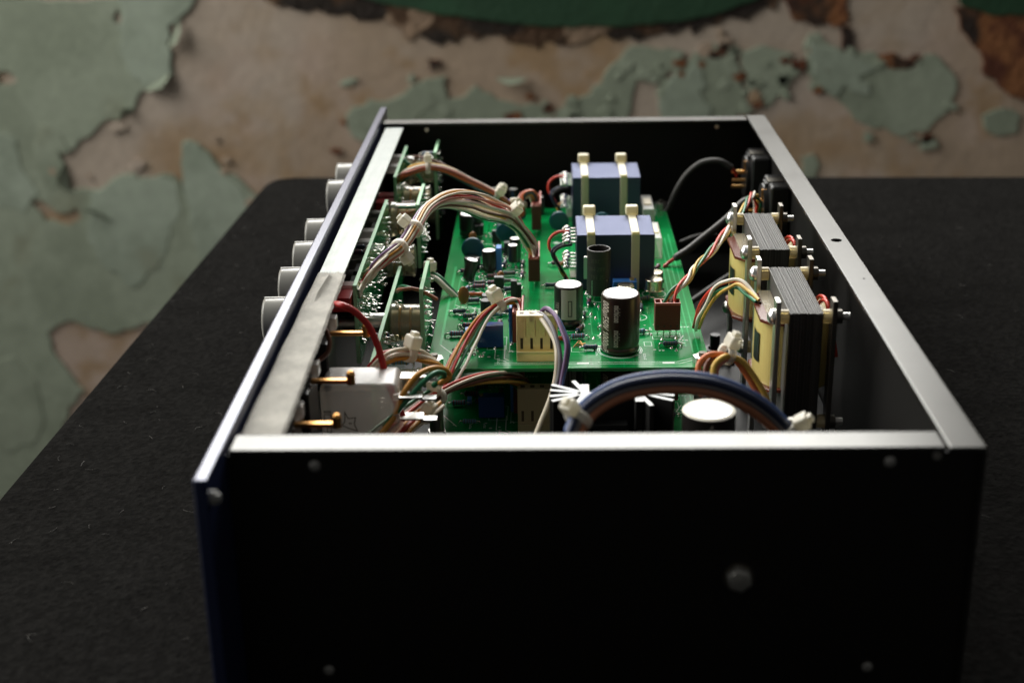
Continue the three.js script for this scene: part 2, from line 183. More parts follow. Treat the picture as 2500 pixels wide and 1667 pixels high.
// nylon cable tie round a bundle: band, and a head with the cut tail
function tie(parent, at, dir, radius, headDir, size = 1, mat = M.nylon) {
  const z = V(dir).normalize(), x = V(headDir); x.addScaledVector(z, -x.dot(z)).normalize(); const y = new THREE.Vector3().crossVectors(z, x);
  const m = new THREE.Matrix4().makeBasis(x, y, z).setPosition(V(at));
  const band = Lathe(0, 0, 0, [[radius, -1.3 * size], [radius + .9 * size, -1.3 * size], [radius + 1.05 * size, 0], [radius + .9 * size, 1.3 * size], [radius, 1.3 * size]], 20).rotateX(Math.PI / 2).applyMatrix4(m);
  const t = part(parent, 'cable_tie', band, mat);
  part(t, 'tie_head', merge([B(radius + .2 * size, radius + 4.4 * size, -2.3 * size, 2.3 * size, -2.1 * size, 2.1 * size, .7 * size, 2), B(radius + 4.3 * size, radius + 5.7 * size, -1.3 * size, .9 * size, -1.2 * size, 1.2 * size, .3 * size)]).applyMatrix4(m), mat);
}
const at = (name, k) => ROUTES[name][k];
const dirAt = (name, k) => { const r = ROUTES[name], a = r[Math.max(0, k - 1)], b = r[Math.min(r.length - 1, k + 1)]; return [b[0] - a[0], b[1] - a[1], b[2] - a[2]]; };

// ---------------------------------------------------------------- the wall, the table, the windows
const WZ = -1400;
{
  const wall = thing('wall', 'old plaster wall with peeling sage green paint behind the table', undefined, [0, -900, WZ]); delete wall.userData.category; wall.userData.kind = 'structure';
  const sh = new THREE.Shape([[-1700, -1300], [1900, -1300], [1900, 1900], [-1700, 1900]].map(p => new THREE.Vector2(...p)));
  sh.holes.push(new THREE.Path([[WIN.x0, WIN.y0], [WIN.x0, WIN.y1], [WIN.x1, WIN.y1], [WIN.x1, WIN.y0]].map(p => new THREE.Vector2(...p))));
  const g = new THREE.ExtrudeGeometry(sh, { depth: 160, bevelEnabled: false }).translate(0, 0, WZ - 160);
  const mm = g.attributes.uv; for (let i = 0; i < mm.count; i++) mm.setXY(i, mm.getX(i) * S, mm.getY(i) * S);
  part(wall, 'plaster', g, M.plaster);
  function ragged(poly, amount) {
    const out = [];
    for (let i = 0; i < poly.length; i++) {
      const a = poly[i], b = poly[(i + 1) % poly.length], L = Math.hypot(b[0] - a[0], b[1] - a[1]), n = Math.max(1, Math.min(12, Math.round(L / 11)));
      for (let k = 0; k < n; k++) { const t = k / n, j = k ? amount : amount * .3; out.push(new THREE.Vector2(a[0] + (b[0] - a[0]) * t + rr(-j, j), a[1] + (b[1] - a[1]) * t + rr(-j, j))); }
    }
    return out;
  }
  function flake(name, poly, mat, z0, thick, amount, holes = [], tilt = [0, 0]) {
    const s = new THREE.Shape(ragged(poly, amount)); for (const h of holes) s.holes.push(new THREE.Path(ragged(h, amount)));
    const f = new THREE.ExtrudeGeometry(s, { depth: thick, bevelEnabled: true, bevelThickness: .8, bevelSize: .8, bevelSegments: 1 }), u = f.attributes.uv;
    for (let i = 0; i < u.count; i++) u.setXY(i, u.getX(i) * S + poly[0][0] * .0037, u.getY(i) * S);
    f.computeBoundingBox(); const c = f.boundingBox.getCenter(new THREE.Vector3());
    f.translate(-c.x, -c.y, 0).rotateX(tilt[0]).rotateY(tilt[1]).translate(c.x, c.y, WZ + z0);
    return part(wall, name, f, mat);
  }
  WALL_PAINT.sage.forEach((p, i) => flake('paint_flake', p, M.sage, 1, [1.8, 1.6, 1, 1.6, 1.4, .8, 1, .8, .8][i], 4, i ? [] : WALL_PAINT.taupe_hole, i ? [rr(-.02, .03), rr(-.02, .02)] : [0, 0]));
  WALL_PAINT.overlay.forEach((p, i) => flake('paint_flake', p, i % 3 === 2 ? M.sage : M.sageB, 3.2, .6, 3.8, [], [rr(-.01, .015), rr(-.01, .01)]));
  // small broken chips left along the torn edges
  for (let k = 0; k < 90; k++) {
    const src = WALL_PAINT.sage[k % 6], q = src[Math.floor(rnd() * src.length)]; if (q[0] < -560 || q[1] > -40 || q[1] < -640) continue;
    const cx = q[0] + rr(-26, 26), cy = q[1] + rr(-22, 22), n = 5 + Math.floor(rnd() * 4), R = rr(2.5, 9), poly = [];
    for (let j = 0; j < n; j++) { const a = j / n * 6.283 + rr(-.3, .3), d = R * rr(.45, 1.3); poly.push([cx + d * 1.3 * Math.cos(a), cy + d * Math.sin(a)]); }
    flake('paint_chip', poly, k % 4 === 3 ? M.rust : k % 3 ? M.sage : M.plaster, 3.4, .5, .8);
  }
  // curled-up lips where the thick paint has come away from the plaster
  for (const [a, b, w] of [[[-410, -169], [-372, -148], 9], [[-374, -120], [-355, -84], 8], [[-424, -193], [-440, -203], 7], [[-520, -262], [-519, -300], 10], [[-470, -340], [-505, -322], 9], [[30, -160], [70, -160], 7]]) {
    const n = 9, v = [], dx = b[0] - a[0], dy = b[1] - a[1], L = Math.hypot(dx, dy), nx = dy / L, ny = -dx / L, pos = [], uv = [], idx = [];
    for (let i = 0; i <= n; i++) for (let k = 0; k < 4; k++) { const t = i / n, e = Math.sin(Math.PI * t), o = (k / 3) * w * e * rr(.85, 1.15); pos.push(a[0] + dx * t + nx * o, a[1] + dy * t + ny * o, WZ + 8 + (k / 3) ** 2 * 8 * e); uv.push(pos[pos.length - 3] * S, pos[pos.length - 2] * S); }
    for (let i = 0; i < n; i++) for (let k = 0; k < 3; k++) { const q = i * 4 + k; idx.push(q, q + 4, q + 1, q + 1, q + 4, q + 5); }
    const top = new THREE.BufferGeometry(); top.setAttribute('position', new THREE.Float32BufferAttribute(pos, 3)); top.setAttribute('uv', new THREE.Float32BufferAttribute(uv, 2)); top.setIndex(idx); top.computeVertexNormals();
    const low = top.clone().translate(0, 0, -1.6); low.setIndex(idx.slice().reverse()); low.computeVertexNormals();
    part(wall, 'curled_paint_lip', merge([top, low]), M.sage);
  }
  WALL_PAINT.dark.forEach(p => flake('grimy_plaster_edge', p, M.grime, .5, 1.5, 7));
  WALL_PAINT.green.forEach(p => flake('dark_green_paint_patch', p, M.darkGreen, 3, 2, 1.2));
  WALL_PAINT.rust.forEach(p => flake('rust_stained_patch', p, M.rust, 1, 1.5, 5));
}
{ // table under black felt
  const t = thing('table', 'table covered with black felt', undefined, [300, -88, 0]); delete t.userData.category; t.userData.kind = 'structure';
  const pts = [[-140, 700], [-133, -150], [-112, -628], [-88, -651], [450, -632], [1500, -590], [1500, 700]], s = new THREE.Shape();
  s.moveTo(pts[0][0], -pts[0][1]); s.lineTo(-133, 150); s.lineTo(-114, 626); s.quadraticCurveTo(-113, 651, -88, 651); s.lineTo(450, 632); s.lineTo(1500, 590); s.lineTo(1500, -700); s.closePath();
  const g = new THREE.ExtrudeGeometry(s, { depth: 40, bevelEnabled: true, bevelThickness: 8, bevelSize: 8, bevelOffset: -8, bevelSegments: 5, curveSegments: 10 });
  const u = g.attributes.uv; for (let i = 0; i < u.count; i++) u.setXY(i, u.getX(i) * S, u.getY(i) * S);
  g.rotateX(-Math.PI / 2).translate(0, -88 - 48, 0);
  part(t, 'felt_cover', g, M.felt);
  // lint: pale threads lying on the felt
  const lint = [];
  for (let k = 0; k < 240; k++) {
    const right = k % 3 === 0, x = right ? rr(225, 470) : rr(-132, -8), z = right ? rr(-560, 30) : rr(-600, 60), L = rr(1.2, 5), a = rr(0, 6.3), b = a + rr(-1, 1), y = -87.7;
    lint.push(new THREE.TubeGeometry(new THREE.QuadraticBezierCurve3(V([x, y, z]), V([x + L * .5 * Math.cos(a), y + rr(.2, 1), z + L * .5 * Math.sin(a)]), V([x + L * Math.cos(b), y + rr(0, .4), z + L * Math.sin(b)])), 4, rr(.04, .085), 3));
  }
  const l = part(t, 'lint', merge(lint), std(.13, .125, .115, .9)); l.userData.kind = 'stuff'; l.userData.label = 'pale lint threads on the black felt';
}
function windowThing(label, W) { // sash window: frame, glazing bars and bright panes, in the plane of a wall
  const w = W.x1 - W.x0, h = W.y1 - W.y0, o = thing('window', label, 'window', [0, 0, 0]);
  part(o, 'frame', merge([B(-w / 2, w / 2, -h / 2, -h / 2 + 60, -40, 40, 4), B(-w / 2, w / 2, h / 2 - 60, h / 2, -40, 40, 4), B(-w / 2, -w / 2 + 60, -h / 2 + 60, h / 2 - 60, -40, 40, 4), B(w / 2 - 60, w / 2, -h / 2 + 60, h / 2 - 60, -40, 40, 4)]), std(.55, .53, .48, .5));
  for (const k of [0]) part(o, 'glazing_bar', B(-18, 18, -h / 2 + 60, h / 2 - 60, -20, 20, 3), std(.55, .53, .48, .5));
  for (const s of [-1, 1]) part(o, 'pane', B(s < 0 ? -w / 2 + 60 : 18, s < 0 ? -18 : w / 2 - 60, -h / 2 + 60, h / 2 - 60, -4, 0, 0), new THREE.MeshStandardMaterial({ color: 0x111111, emissive: new THREE.Color(1, .99, .95), emissiveIntensity: 1, roughness: .2 }));
  return o;
}
{
  const a = windowThing('tall bright window high in the peeling plaster wall', WIN); a.position.set((WIN.x0 + WIN.x1) / 2 * S, (WIN.y0 + WIN.y1) / 2 * S, (WZ - 45) * S);
  const b = windowThing('wide bright window beside the table facing the blue front panel', SIDE); b.position.set(SIDE.x * S, (SIDE.y0 + SIDE.y1) / 2 * S, SIDE.z * S); b.rotation.y = SIDE.turn;
}

// ---------------------------------------------------------------- the case
const CASE = 'wide black rack amplifier case with open top and blue front panel';
const chassis = thing('amplifier_case', CASE, 'amplifier case', [108, -88, -217]);
{
  const H = -83;
  part(chassis, 'bottom_plate', B(0, 214, H, H + 2, -433, -2, 0), M.blackIn);
  // side panels: thin sheet, each with a folded flange along the top
  const side = (z0, z1, f0, f1, screws) => {
    const p = part(chassis, 'side_panel', B(-.8, 214.5, H, -1.6, z0, z1, .3), M.black);
    part(p, 'top_flange', planar(B(0, 205, -1.6, 0, f0, f1, .5, 2)), M.alu);
    return p;
  };
  const near = side(-2, 0, -10.7, 0.2), far = side(-435, -433, -435.2, -425);
  const screw = (p, x, y, z, r, mat) => part(p, 'screw', merge([new THREE.SphereGeometry(r, 18, 10, 0, Math.PI * 2, 0, Math.PI / 2).scale(1, .5, 1).rotateX(Math.PI / 2).translate(x, y, z), CZ(x, y, z - 1, z + .1, r, 18)]), mat);
  for (const [x, y] of [[24.6, -5], [189.4, -4.6], [24.4, -74.3], [188, -73.4]]) screw(near, x, y, .1, 1.7, M.zincScrew);
  { const hb = part(near, 'hexagon_bolt', Lathe(0, 0, 0, [[3.9, 0], [3.9, 2.1], [3.2, 2.9], [0, 3]], 6).rotateX(Math.PI / 2).rotateZ(.2).translate(147.9, -42, .5), std(.34, .34, .32, .38, .6)); part(hb, 'washer', merge([CZ(147.9, -42, 0, .5, 4.7, 28)]), M.darkSteel); }
  part(near, 'screw', CZ(202.5, -2.6, -.5, .5, 1.3, 14), M.steel);
  for (const x of [24, 189]) part(far, 'screw', CZ(x, -5.5, -433.5, -432.2, 1.2, 14), M.steel);
  const back = part(chassis, 'rear_panel', B(214.5, 216.5, H, -1.6, -435.5, .5, .3), M.black);
  part(back, 'top_flange', planar(B(205.8, 216.5, -1.6, 0, -437, .6, .5, 2)), M.alu);
  part(back, 'screw_hole', merge([CY(211.4, -.2, .05, -197, 1.7, 20), Lathe(211.4, .06, -197, [[1.5, -.1], [1.6, .1], [2.2, .02]], 20)]), M.hole);
  part(back, 'screw_hole', CY(212.5, -.2, .06, -148, .45, 10), M.hole);
  part(back, 'screw', new THREE.SphereGeometry(2.3, 16, 10).scale(.6, 1, 1).translate(217, -8.4, -330), M.steel);
  // blue front panel, wider than the case
  const front = part(chassis, 'front_panel', B(-4.8, -.9, -85.6, 2.5, -458, 24, .7, 2), M.navy, 'thick dark blue front panel with satin edge');
  part(front, 'panel_screw', merge([CX(-1.2, .6, -4.5, 20.5, 2.1, 18), new THREE.CylinderGeometry(1.3, 1.3, 1.2, 6).rotateZ(Math.PI / 2).translate(1, -4.5, 20.5)]), M.zincScrew);
  // galvanised inner front: flange on top, sheet hanging behind the panel
  part(chassis, 'inner_front_sheet', merge([B(1.6, 2.8, H + 2, -3.2, -428, -12, .2)]), M.darkSteel);
  part(chassis, 'galvanised_strip', planar(B(1.6, 11.8, -3.2, -2, -425, -9, .3)), M.zinc, 'bare galvanised metal strip behind the front panel');
  for (const z of [-40, -395]) part(chassis, 'foot', CY(z > -100 ? 40 : 40, -88, H, z, 9, 24), M.rubber), part(chassis, 'foot', CY(178, -88, H, z, 9, 24), M.rubber);
  // grey tape stuck over the near half of the strip
  const nx = 40, nz = 90, pos = [], uv = [], idx = [];
  for (let j = 0; j <= nz; j++) for (let i = 0; i <= nx; i++) {
    const t = j / nz, s = i / nx, z = -165 + 151 * t + (j === 0 ? rr(-1.4, 1.2) : 0), xl = 1.0 - .8 * t + .15 * Math.sin(t * 21), xr = 12.4 + 1.2 * t + .1 * Math.sin(t * 17) + (rnd() - .5) * .3;
    const x = xl + (xr - xl) * s; let y = -1.55 + .07 * Math.sin(t * 13 + s * 3) * s;
    const crease = Math.exp(-Math.pow((s - .44 - .5 * (t - .12) * -1.6) / .05, 2)) * sm(0.02, .05, t) * (1 - sm(.16, .24, t)); y += 1.9 * crease;
    if (s < .06) y -= (.06 - s) * 14; if (s > .95) y -= (s - .95) * 22;
    pos.push(x, y, z); uv.push(x * .02, z * .02);
  }
  for (let j = 0; j < nz; j++) for (let i = 0; i < nx; i++) { const q = j * (nx + 1) + i; idx.push(q, q + nx + 1, q + 1, q + 1, q + nx + 1, q + nx + 2); }
  const tg = new THREE.BufferGeometry(); tg.setAttribute('position', new THREE.Float32BufferAttribute(pos, 3)); tg.setAttribute('uv', new THREE.Float32BufferAttribute(uv, 2)); tg.setIndex(idx); tg.computeVertexNormals();
  part(chassis, 'grey_tape', tg, M.tape, 'wrinkled grey cloth tape over the near half of the metal strip');
}
// control knobs on the blue panel
{
  const mk = z => {
    const prof = [[0, 0], [9.2, 0], [9.4, .5], [9.6, 1.2], [9.6, 1.6], [9.45, 1.8], [9.1, 15.6], [8.6, 16.6], [0, 16.8]];
    const o = part(chassis, 'control_knob', Lathe(0, 0, 0, prof, 48).rotateZ(Math.PI / 2).translate(-5.2, -22.5, z), M.knob);
    part(o, 'pointer_line', B(-21.5, -6.2, -13.3, -13, z - .35, z + .35, .1), M.knobLine);
    return o;
  };
  for (const z of [-169, -207, -244, -280, -351, -386]) mk(z);
}
// power transformers with laminated cores, standing in front of the rear panel
{
  const o = thing('power_transformer', 'laminated transformer with yellow coil, its wires arching over to the green board', 'transformer', [188, -81, -159], 'laminated transformers along the rear panel');
  // each lamination that shows its edge is a plate of its own
  const n = 34, t = 12.6 / n, plates = [];
  for (let v = 0; v < 3; v++) { const th = t * .86; const g = new RoundedBoxGeometry(th, 47, 55, 1, .08); g.scale(S, S, S); plates.push(g); }
  for (let k = 0; k < n; k++) place(o, 'lamination', plates[k % 3], [M.lamA, M.lamB, M.lamA, M.lamC][Math.floor(rnd() * 4)], [182.2 + t * (k + .5), -31.5 + rr(-.25, .18), -159.2 + rr(-.25, .25)]);
  // coil with yellow tape, bulging on both sides of the core
  const coil = sx => { const s = new THREE.Shape(); for (let k = 0; k <= 24; k++) { const a = Math.PI * (1 - k / 24), cx = Math.sign(Math.cos(a)) * Math.abs(Math.cos(a)) ** .95 * 15.5, cy = Math.abs(Math.sin(a)) ** .9 * 8; k ? s.lineTo(cx, cy) : s.moveTo(cx, cy); } s.closePath(); return new THREE.ExtrudeGeometry(s, { depth: 26, bevelEnabled: true, bevelSize: .8, bevelThickness: .8, bevelSegments: 2, curveSegments: 14 }).rotateX(Math.PI / 2).rotateY(sx * Math.PI / 2).translate(sx > 0 ? 194.6 : 182.4, -16.6, -159.2); };
  const c = part(o, 'coil', coil(-1), M.yellowTape, 'coil wrapped in yellow tape'); part(o, 'coil', coil(1), M.yellowTape);
  part(c, 'dark_label', (() => { const g = new THREE.PlaneGeometry(11, 12, 8, 1), p = g.attributes.position; for (let i = 0; i < p.count; i++) p.setZ(i, -.011 * p.getX(i) ** 2 * 3); g.computeVertexNormals(); return g.rotateY(-Math.PI / 2).translate(173.3, -29, -156); })(), M.blackPlastic);
  for (const y of [-16, -43.6]) { const s = new THREE.Shape(); s.moveTo(-18, 0); s.lineTo(-18, 4.6); s.lineTo(-13, 8.8); s.lineTo(13, 8.8); s.lineTo(18, 4.6); s.lineTo(18, 0); s.closePath(); part(o, 'bobbin_cheek', new THREE.ExtrudeGeometry(s, { depth: 1.1, bevelEnabled: true, bevelSize: .15, bevelThickness: .15, bevelSegments: 1 }).rotateX(Math.PI / 2).rotateY(-Math.PI / 2).translate(182.6, y + .6, -159.2), M.bakelite); }
  part(o, 'clear_film', B(177, 182, -15.2, -14.9, -178, -143, .05), M.clearPlastic);
  for (const z of [-134, -184.5]) {
    part(o, 'mounting_bar', B(177, 178.9, -81, -3.2, z - 3, z + 3, .3), M.steel);
    part(o, 'mounting_bar', B(198, 199.9, -81, -3.2, z - 3, z + 3, .3), M.darkSteel);
    for (const y of [-10, -53]) {
      const b = part(o, 'bolt', merge([new THREE.SphereGeometry(3.1, 20, 12, 0, Math.PI * 2, 0, Math.PI / 2).scale(1, .72, 1).rotateZ(Math.PI / 2).translate(176.4, y, z), CX(176.2, 177, y, z, 3.1, 20), CX(177, 204.5, y, z, 1.35, 12), ...Array.from({ length: 7 }, (_, k) => Lathe(0, 0, 0, [[1.3, -.25], [1.55, 0], [1.3, .25]], 12).rotateZ(Math.PI / 2).translate(202.4 + k * .42, y, z))]), M.aluBright);
      part(b, 'nut', new THREE.CylinderGeometry(2.8, 2.8, 2.2, 6).rotateZ(Math.PI / 2).translate(201, y, z), M.darkSteel);
      part(b, 'spacer', merge([CX(178.9, 182.1, y, z, 2.7, 20), CX(195, 198, y, z, 2.7, 20)]), M.connWhite);
    }
  }
  for (const [a, b2] of [[-168, -150], [-163, -147]]) part(o, 'lead_wire', TU([[197, -18, a], [199, -12, a + 6], [200, -11, b2 - 4], [201, -17, b2], [203, -30, b2 + 4]], .8, 24, 7), WIRE.brightRed);
  o.traverse(m => { if (m.isMesh) m.castShadow = m.receiveShadow = true; });
  copyOf(o, 0, 0, -78.6, 'laminated transformer with yellow coil, next to the black audio sockets');
}
// black audio sockets on the rear panel
function socket(z, label, y = -25) {
  const o = thing('audio_socket', label, 'socket', [214, y, z], 'black audio sockets on the rear panel');
  part(o, 'socket_body', merge([CX(201.5, 214.3, y, z, 11.5, 32), B(204, 214.3, y - 13.5, y + 13, z - 13, z + 13, 1.6, 2), B(202.5, 210, y + 8, y + 12.5, z - 5, z + 4, .5)]), M.blackPlastic);
  part(o, 'earth_tab', B(200.5, 203.4, y + 4.5, y + 10, z + 5, z + 6, .2), M.copper);
  for (const [dy, dz] of [[3, 2], [-1, 5], [-5, 3]]) part(o, 'solder_pin', CX(194.5, 202, y + dy, z + dz, 1.15, 12), M.brass);
  part(o, 'latch', B(204, 212, y + 12.6, y + 13.6, z - 4, z + 4, .3), M.darkSteel);
  return o;
}
socket(-404, 'black audio socket in the corner by the far end of the case', -27); socket(-338, 'black audio socket between the laminated transformers and the other socket', -25);

// ---------------------------------------------------------------- circuit boards
const PB = { x0: 42.6, x1: 158.4, z0: -403, z1: -167.5, y: -44 };
const silkMap = (() => {
  const W = 1000, Hh = 2036, k = W / (PB.x1 - PB.x0), c = document.createElement('canvas'); c.width = W; c.height = Hh; const g = c.getContext('2d');
  const X = x => (x - PB.x0) * k, Z = z => (z - PB.z0) * k;
  g.fillStyle = '#088c46'; g.fillRect(0, 0, W, Hh);
  let s = 9; const R = (a, b) => { s = (s * 1103515245 + 12345) & 0x7fffffff; return a + (b - a) * s / 0x7fffffff; };
  const line = (pts, w, col) => { g.strokeStyle = col; g.lineWidth = w * k; g.beginPath(); pts.forEach(([x, z], i) => i ? g.lineTo(X(x), Z(z)) : g.moveTo(X(x), Z(z))); g.stroke(); };
  const TR = '#0d9c52', LT = '#3cbb74', WH = '#eaf5ec';
  // copper under the mask: a maze of straight runs
  for (let i = 0; i < 210; i++) { const x = R(52, 146), z = R(-395, -175), L = R(6, 30), d = R(0, 1) < .6, q = R(-6, 6); line(d ? [[x, z], [x, z + L], [x + q, z + L + Math.abs(q)]] : [[x, z], [x + L * .7, z], [x + L * .7 + Math.abs(q), z + q]], R(.4, .9), R(0, 1) < .5 ? TR : '#067a3b'); }
  for (const z of [-360, -320, -225]) { g.fillStyle = '#0b944c'; g.fillRect(X(90), Z(z), 26 * k, 14 * k); }
  line([[47, -300], [46.4, -194]], 1.1, LT); line([[50.5, -296], [49.6, -236]], .5, LT); line([[46.4, -194], [53, -182]], .5, WH); line([[46.8, -237], [54, -237]], .35, WH); line([[49.8, -244], [54, -240], [64, -238]], .4, WH);
  for (const [x, a, b] of [[150.3, -330, -190], [152.6, -345, -183], [155, -352, -178], [148, -300, -205]]) line([[x + .8, a], [x, b]], .55, LT);
  line([[150.3, -203], [147.5, -196], [150.3, -194]], .5, WH);
  line([[70, -173.2], [145, -173.2], [154, -178.5]], .42, WH); line([[70, -171.4], [146, -171.4], [155, -177]], .42, WH); for (const x of [104, 139]) line([[x, -172.3], [x + 5, -172.3]], 1.6, WH);
  line([[70, -193], [70, -178], [75, -174.5]], .4, WH); line([[74, -193], [74, -178], [76, -176]], .4, WH);
  for (const [a, b] of [[111, 113.5], [114.5, 117]]) line([[a, -235], [a + .3, -205], [a + 5, -204]], .45, LT);
  line([[90, -264], [97, -262], [97, -240]], .45, LT);
  const ring = (x, z, rx, rz = rx) => { g.strokeStyle = WH; g.lineWidth = .42 * k; g.beginPath(); g.ellipse(X(x), Z(z), rx * k, rz * k, 0, 0, 7); g.stroke(); };
  for (const a of [[122.3, -186.6, 9.3], [122.3, -186.6, 8.6], [101.3, -216.4, 7], [54.6, -236.5, 4.6, 5.6], [56, -262, 4.8, 5.5], [67, -268, 5, 5], [56, -281, 5.2, 4.6], [75, -281, 4.6, 4.2], [75, -291, 4.6, 4], [141.6, -257, 5.4], [116, -252, 5.6], [127.5, -246, 5.4], [60, -330, 7], [132, -226, 4.2]]) ring(...a);
  // pads and little printed marks beside the parts (too small to read)
  for (let i = 0; i < 420; i++) { const left = i < 270, x = left ? R(51, 84) : R(98, 148), z = left ? R(-330, -178) : R(-270, -182); if (x > 86 && x < 98) continue; g.fillStyle = R(0, 1) < .55 ? '#c9d3c4' : '#0b9a52'; g.beginPath(); g.arc(X(x), Z(z), R(.35, .75) * k, 0, 7); g.fill(); }
  g.fillStyle = WH;
  for (let i = 0; i < 150; i++) { const left = i < 95, x = left ? R(50, 83) : R(99, 150), z = left ? R(-325, -178) : R(-262, -182), n = 2 + (R(0, 2.99) | 0), turn = R(0, 1) < .4; for (let q = 0; q < n; q++) { const px = X(x) + (turn ? 0 : q * 12), pz = Z(z) + (turn ? q * 15 : 0); g.fillRect(px, pz, 8, 2.4); g.fillRect(px, pz, 2.4, 11); if (R(0, 1) < .6) g.fillRect(px, pz + 5, 7, 2.4); if (R(0, 1) < .5) g.fillRect(px + 6, pz + 4, 2.4, 7); } }
  g.strokeStyle = WH; g.lineWidth = 2.4; for (const [x, z, w, h] of [[137, -206, 12, 7], [98, -206, 7, 6], [76, -196, 6, 10], [133, -196, 3, 5], [102, -190, 6, 5], [66.5, -203, 8, 15]]) g.strokeRect(X(x), Z(z), w * k, h * k);
  { g.fillStyle = WH; g.beginPath(); for (let i = 0; i < 10; i++) { const a = i * Math.PI / 5, r = (i % 2 ? 1.1 : 2.8) * k; g.lineTo(X(97) + r * Math.sin(a), Z(-338) - r * Math.cos(a)); } g.fill(); }
  const t = new THREE.CanvasTexture(c); t.colorSpace = THREE.SRGBColorSpace; t.anisotropy = 8; return t;
})();
M.mask = new THREE.MeshPhysicalMaterial({ map: silkMap, roughness: .14, specularIntensity: .8, bumpMap: texture(512, i => nB[i], false, 3), bumpScale: .00003 });

function print(lines, w, h, px, colour, rotate) { // flat print for a label: lettering on a clear ground
  const c = document.createElement('canvas'); c.width = w; c.height = h; const g = c.getContext('2d'); g.clearRect(0, 0, w, h); g.fillStyle = colour;
  for (const [text, x, y, size, font] of lines) { g.save(); g.translate(x, y); if (rotate) g.rotate(rotate); g.font = `${font || 'bold'} ${size}px sans-serif`; g.fillText(text, 0, 0); g.restore(); }
  const t = new THREE.CanvasTexture(c); t.colorSpace = THREE.SRGBColorSpace; return t;
}
// curved label: part of a cylinder wall from angle a0 to a1 (0 = towards +z), standing on y0..y1
function curved(x, z, r, y0, y1, a0, a1, seg = 16) { return new THREE.CylinderGeometry(r, r, y1 - y0, seg, 1, true, a0, a1 - a0).translate(x, (y0 + y1) / 2, z); }
function electrolytic(board, x, z, r, y0, y1, sleeve, { lean = 0, stripe = 0, name = 'electrolytic_capacitor', label } = {}) {
  const h = y1 - y0, e = Math.min(.9, r * .14), prof = [[0, 0], [r * .93, 0], [r, e], [r, e * 2.2], [r * .94, e * 3], [r * .94, e * 3.4], [r, e * 4.4], [r, h - e * .8], [r - e * .35, h - e * .2], [r - e, h], [r - e * 1.5, h - .08], [r - e * 1.5, h - .4]];
  const M4 = new THREE.Matrix4().makeTranslation(x, y0, z).multiply(new THREE.Matrix4().makeRotationZ(lean));
  const c = part(board, name, Lathe(0, 0, 0, prof, 40).applyMatrix4(M4), sleeve, label);
  const rt = r - e * 1.2, groove = merge([Lathe(0, 0, 0, [[rt, h - .5], [rt, h - .12], [rt * .97, h + .02], [0, h + .05]], 36)]);
  part(c, 'metal_top', groove.applyMatrix4(M4), M.aluBright);
  part(c, 'vent_cross', merge([B(-rt * .75, rt * .75, h + .03, h + .09, -.12, .12, 0), B(-.12, .12, h + .03, h + .085, -rt * .75, rt * .75, 0)]).applyMatrix4(M4), M.steel);
  if (stripe) part(c, 'grey_stripe', curved(0, 0, r + .05, e * 4.4, h - e, -stripe * .5 - .02, stripe * .5, 12).applyMatrix4(M4), M.greyText);
  if (y0 > PB.y + 1) part(c, 'lead', merge([CY(x - r * .4, PB.y, y0 + .3, z, .3, 8), CY(x + r * .4, PB.y, y0 + .3, z, .3, 8)]), M.solder);
  return c;
}
const resGeo = (() => { const b = Lathe(0, 0, 0, [[0, -3.3], [.8, -3.2], [1.2, -2.7], [1.25, -2], [1.02, -1.5], [1.02, 1.5], [1.25, 2], [1.2, 2.7], [.8, 3.2], [0, 3.3]], 14).rotateZ(Math.PI / 2); const bands = merge([-2.3, -1, 0, 1, 2.3].map(x => Lathe(0, 0, 0, [[Math.abs(x) > 2 ? 1.26 : 1.05, -.22], [Math.abs(x) > 2 ? 1.27 : 1.06, .22]], 14).rotateZ(Math.PI / 2).translate(x, 0, 0))); const leads = merge([-1, 1].map(s => TU([[s * 3.1, 0, 0], [s * 4.3, 0, 0], [s * 5, -.4, 0], [s * 5.1, -1.8, 0]], .38, 10, 6))); for (const g of [b, bands, leads]) g.scale(S, S, S); return { b, bands, leads }; })();
const bandMats = [std(.30, .10, .04, .5), std(.16, .15, .05, .5), std(.10, .10, .10, .5), std(.25, .02, .02, .5)];
function resistor(parent, x, y, z, ry, mat = M.resBlue, scale = 1, rx = 0, rz = 0) { const r = place(parent, 'resistor', resGeo.b, mat, [x, y, z], ry, rx, rz); r.scale.setScalar(scale); for (const [n, g, m] of [['colour_bands', resGeo.bands, bandMats[Math.floor(rnd() * 4)]], ['lead', resGeo.leads, M.solder]]) { const c = new THREE.Mesh(g, m); c.name = n; c.castShadow = c.receiveShadow = true; r.add(c); } return r; }
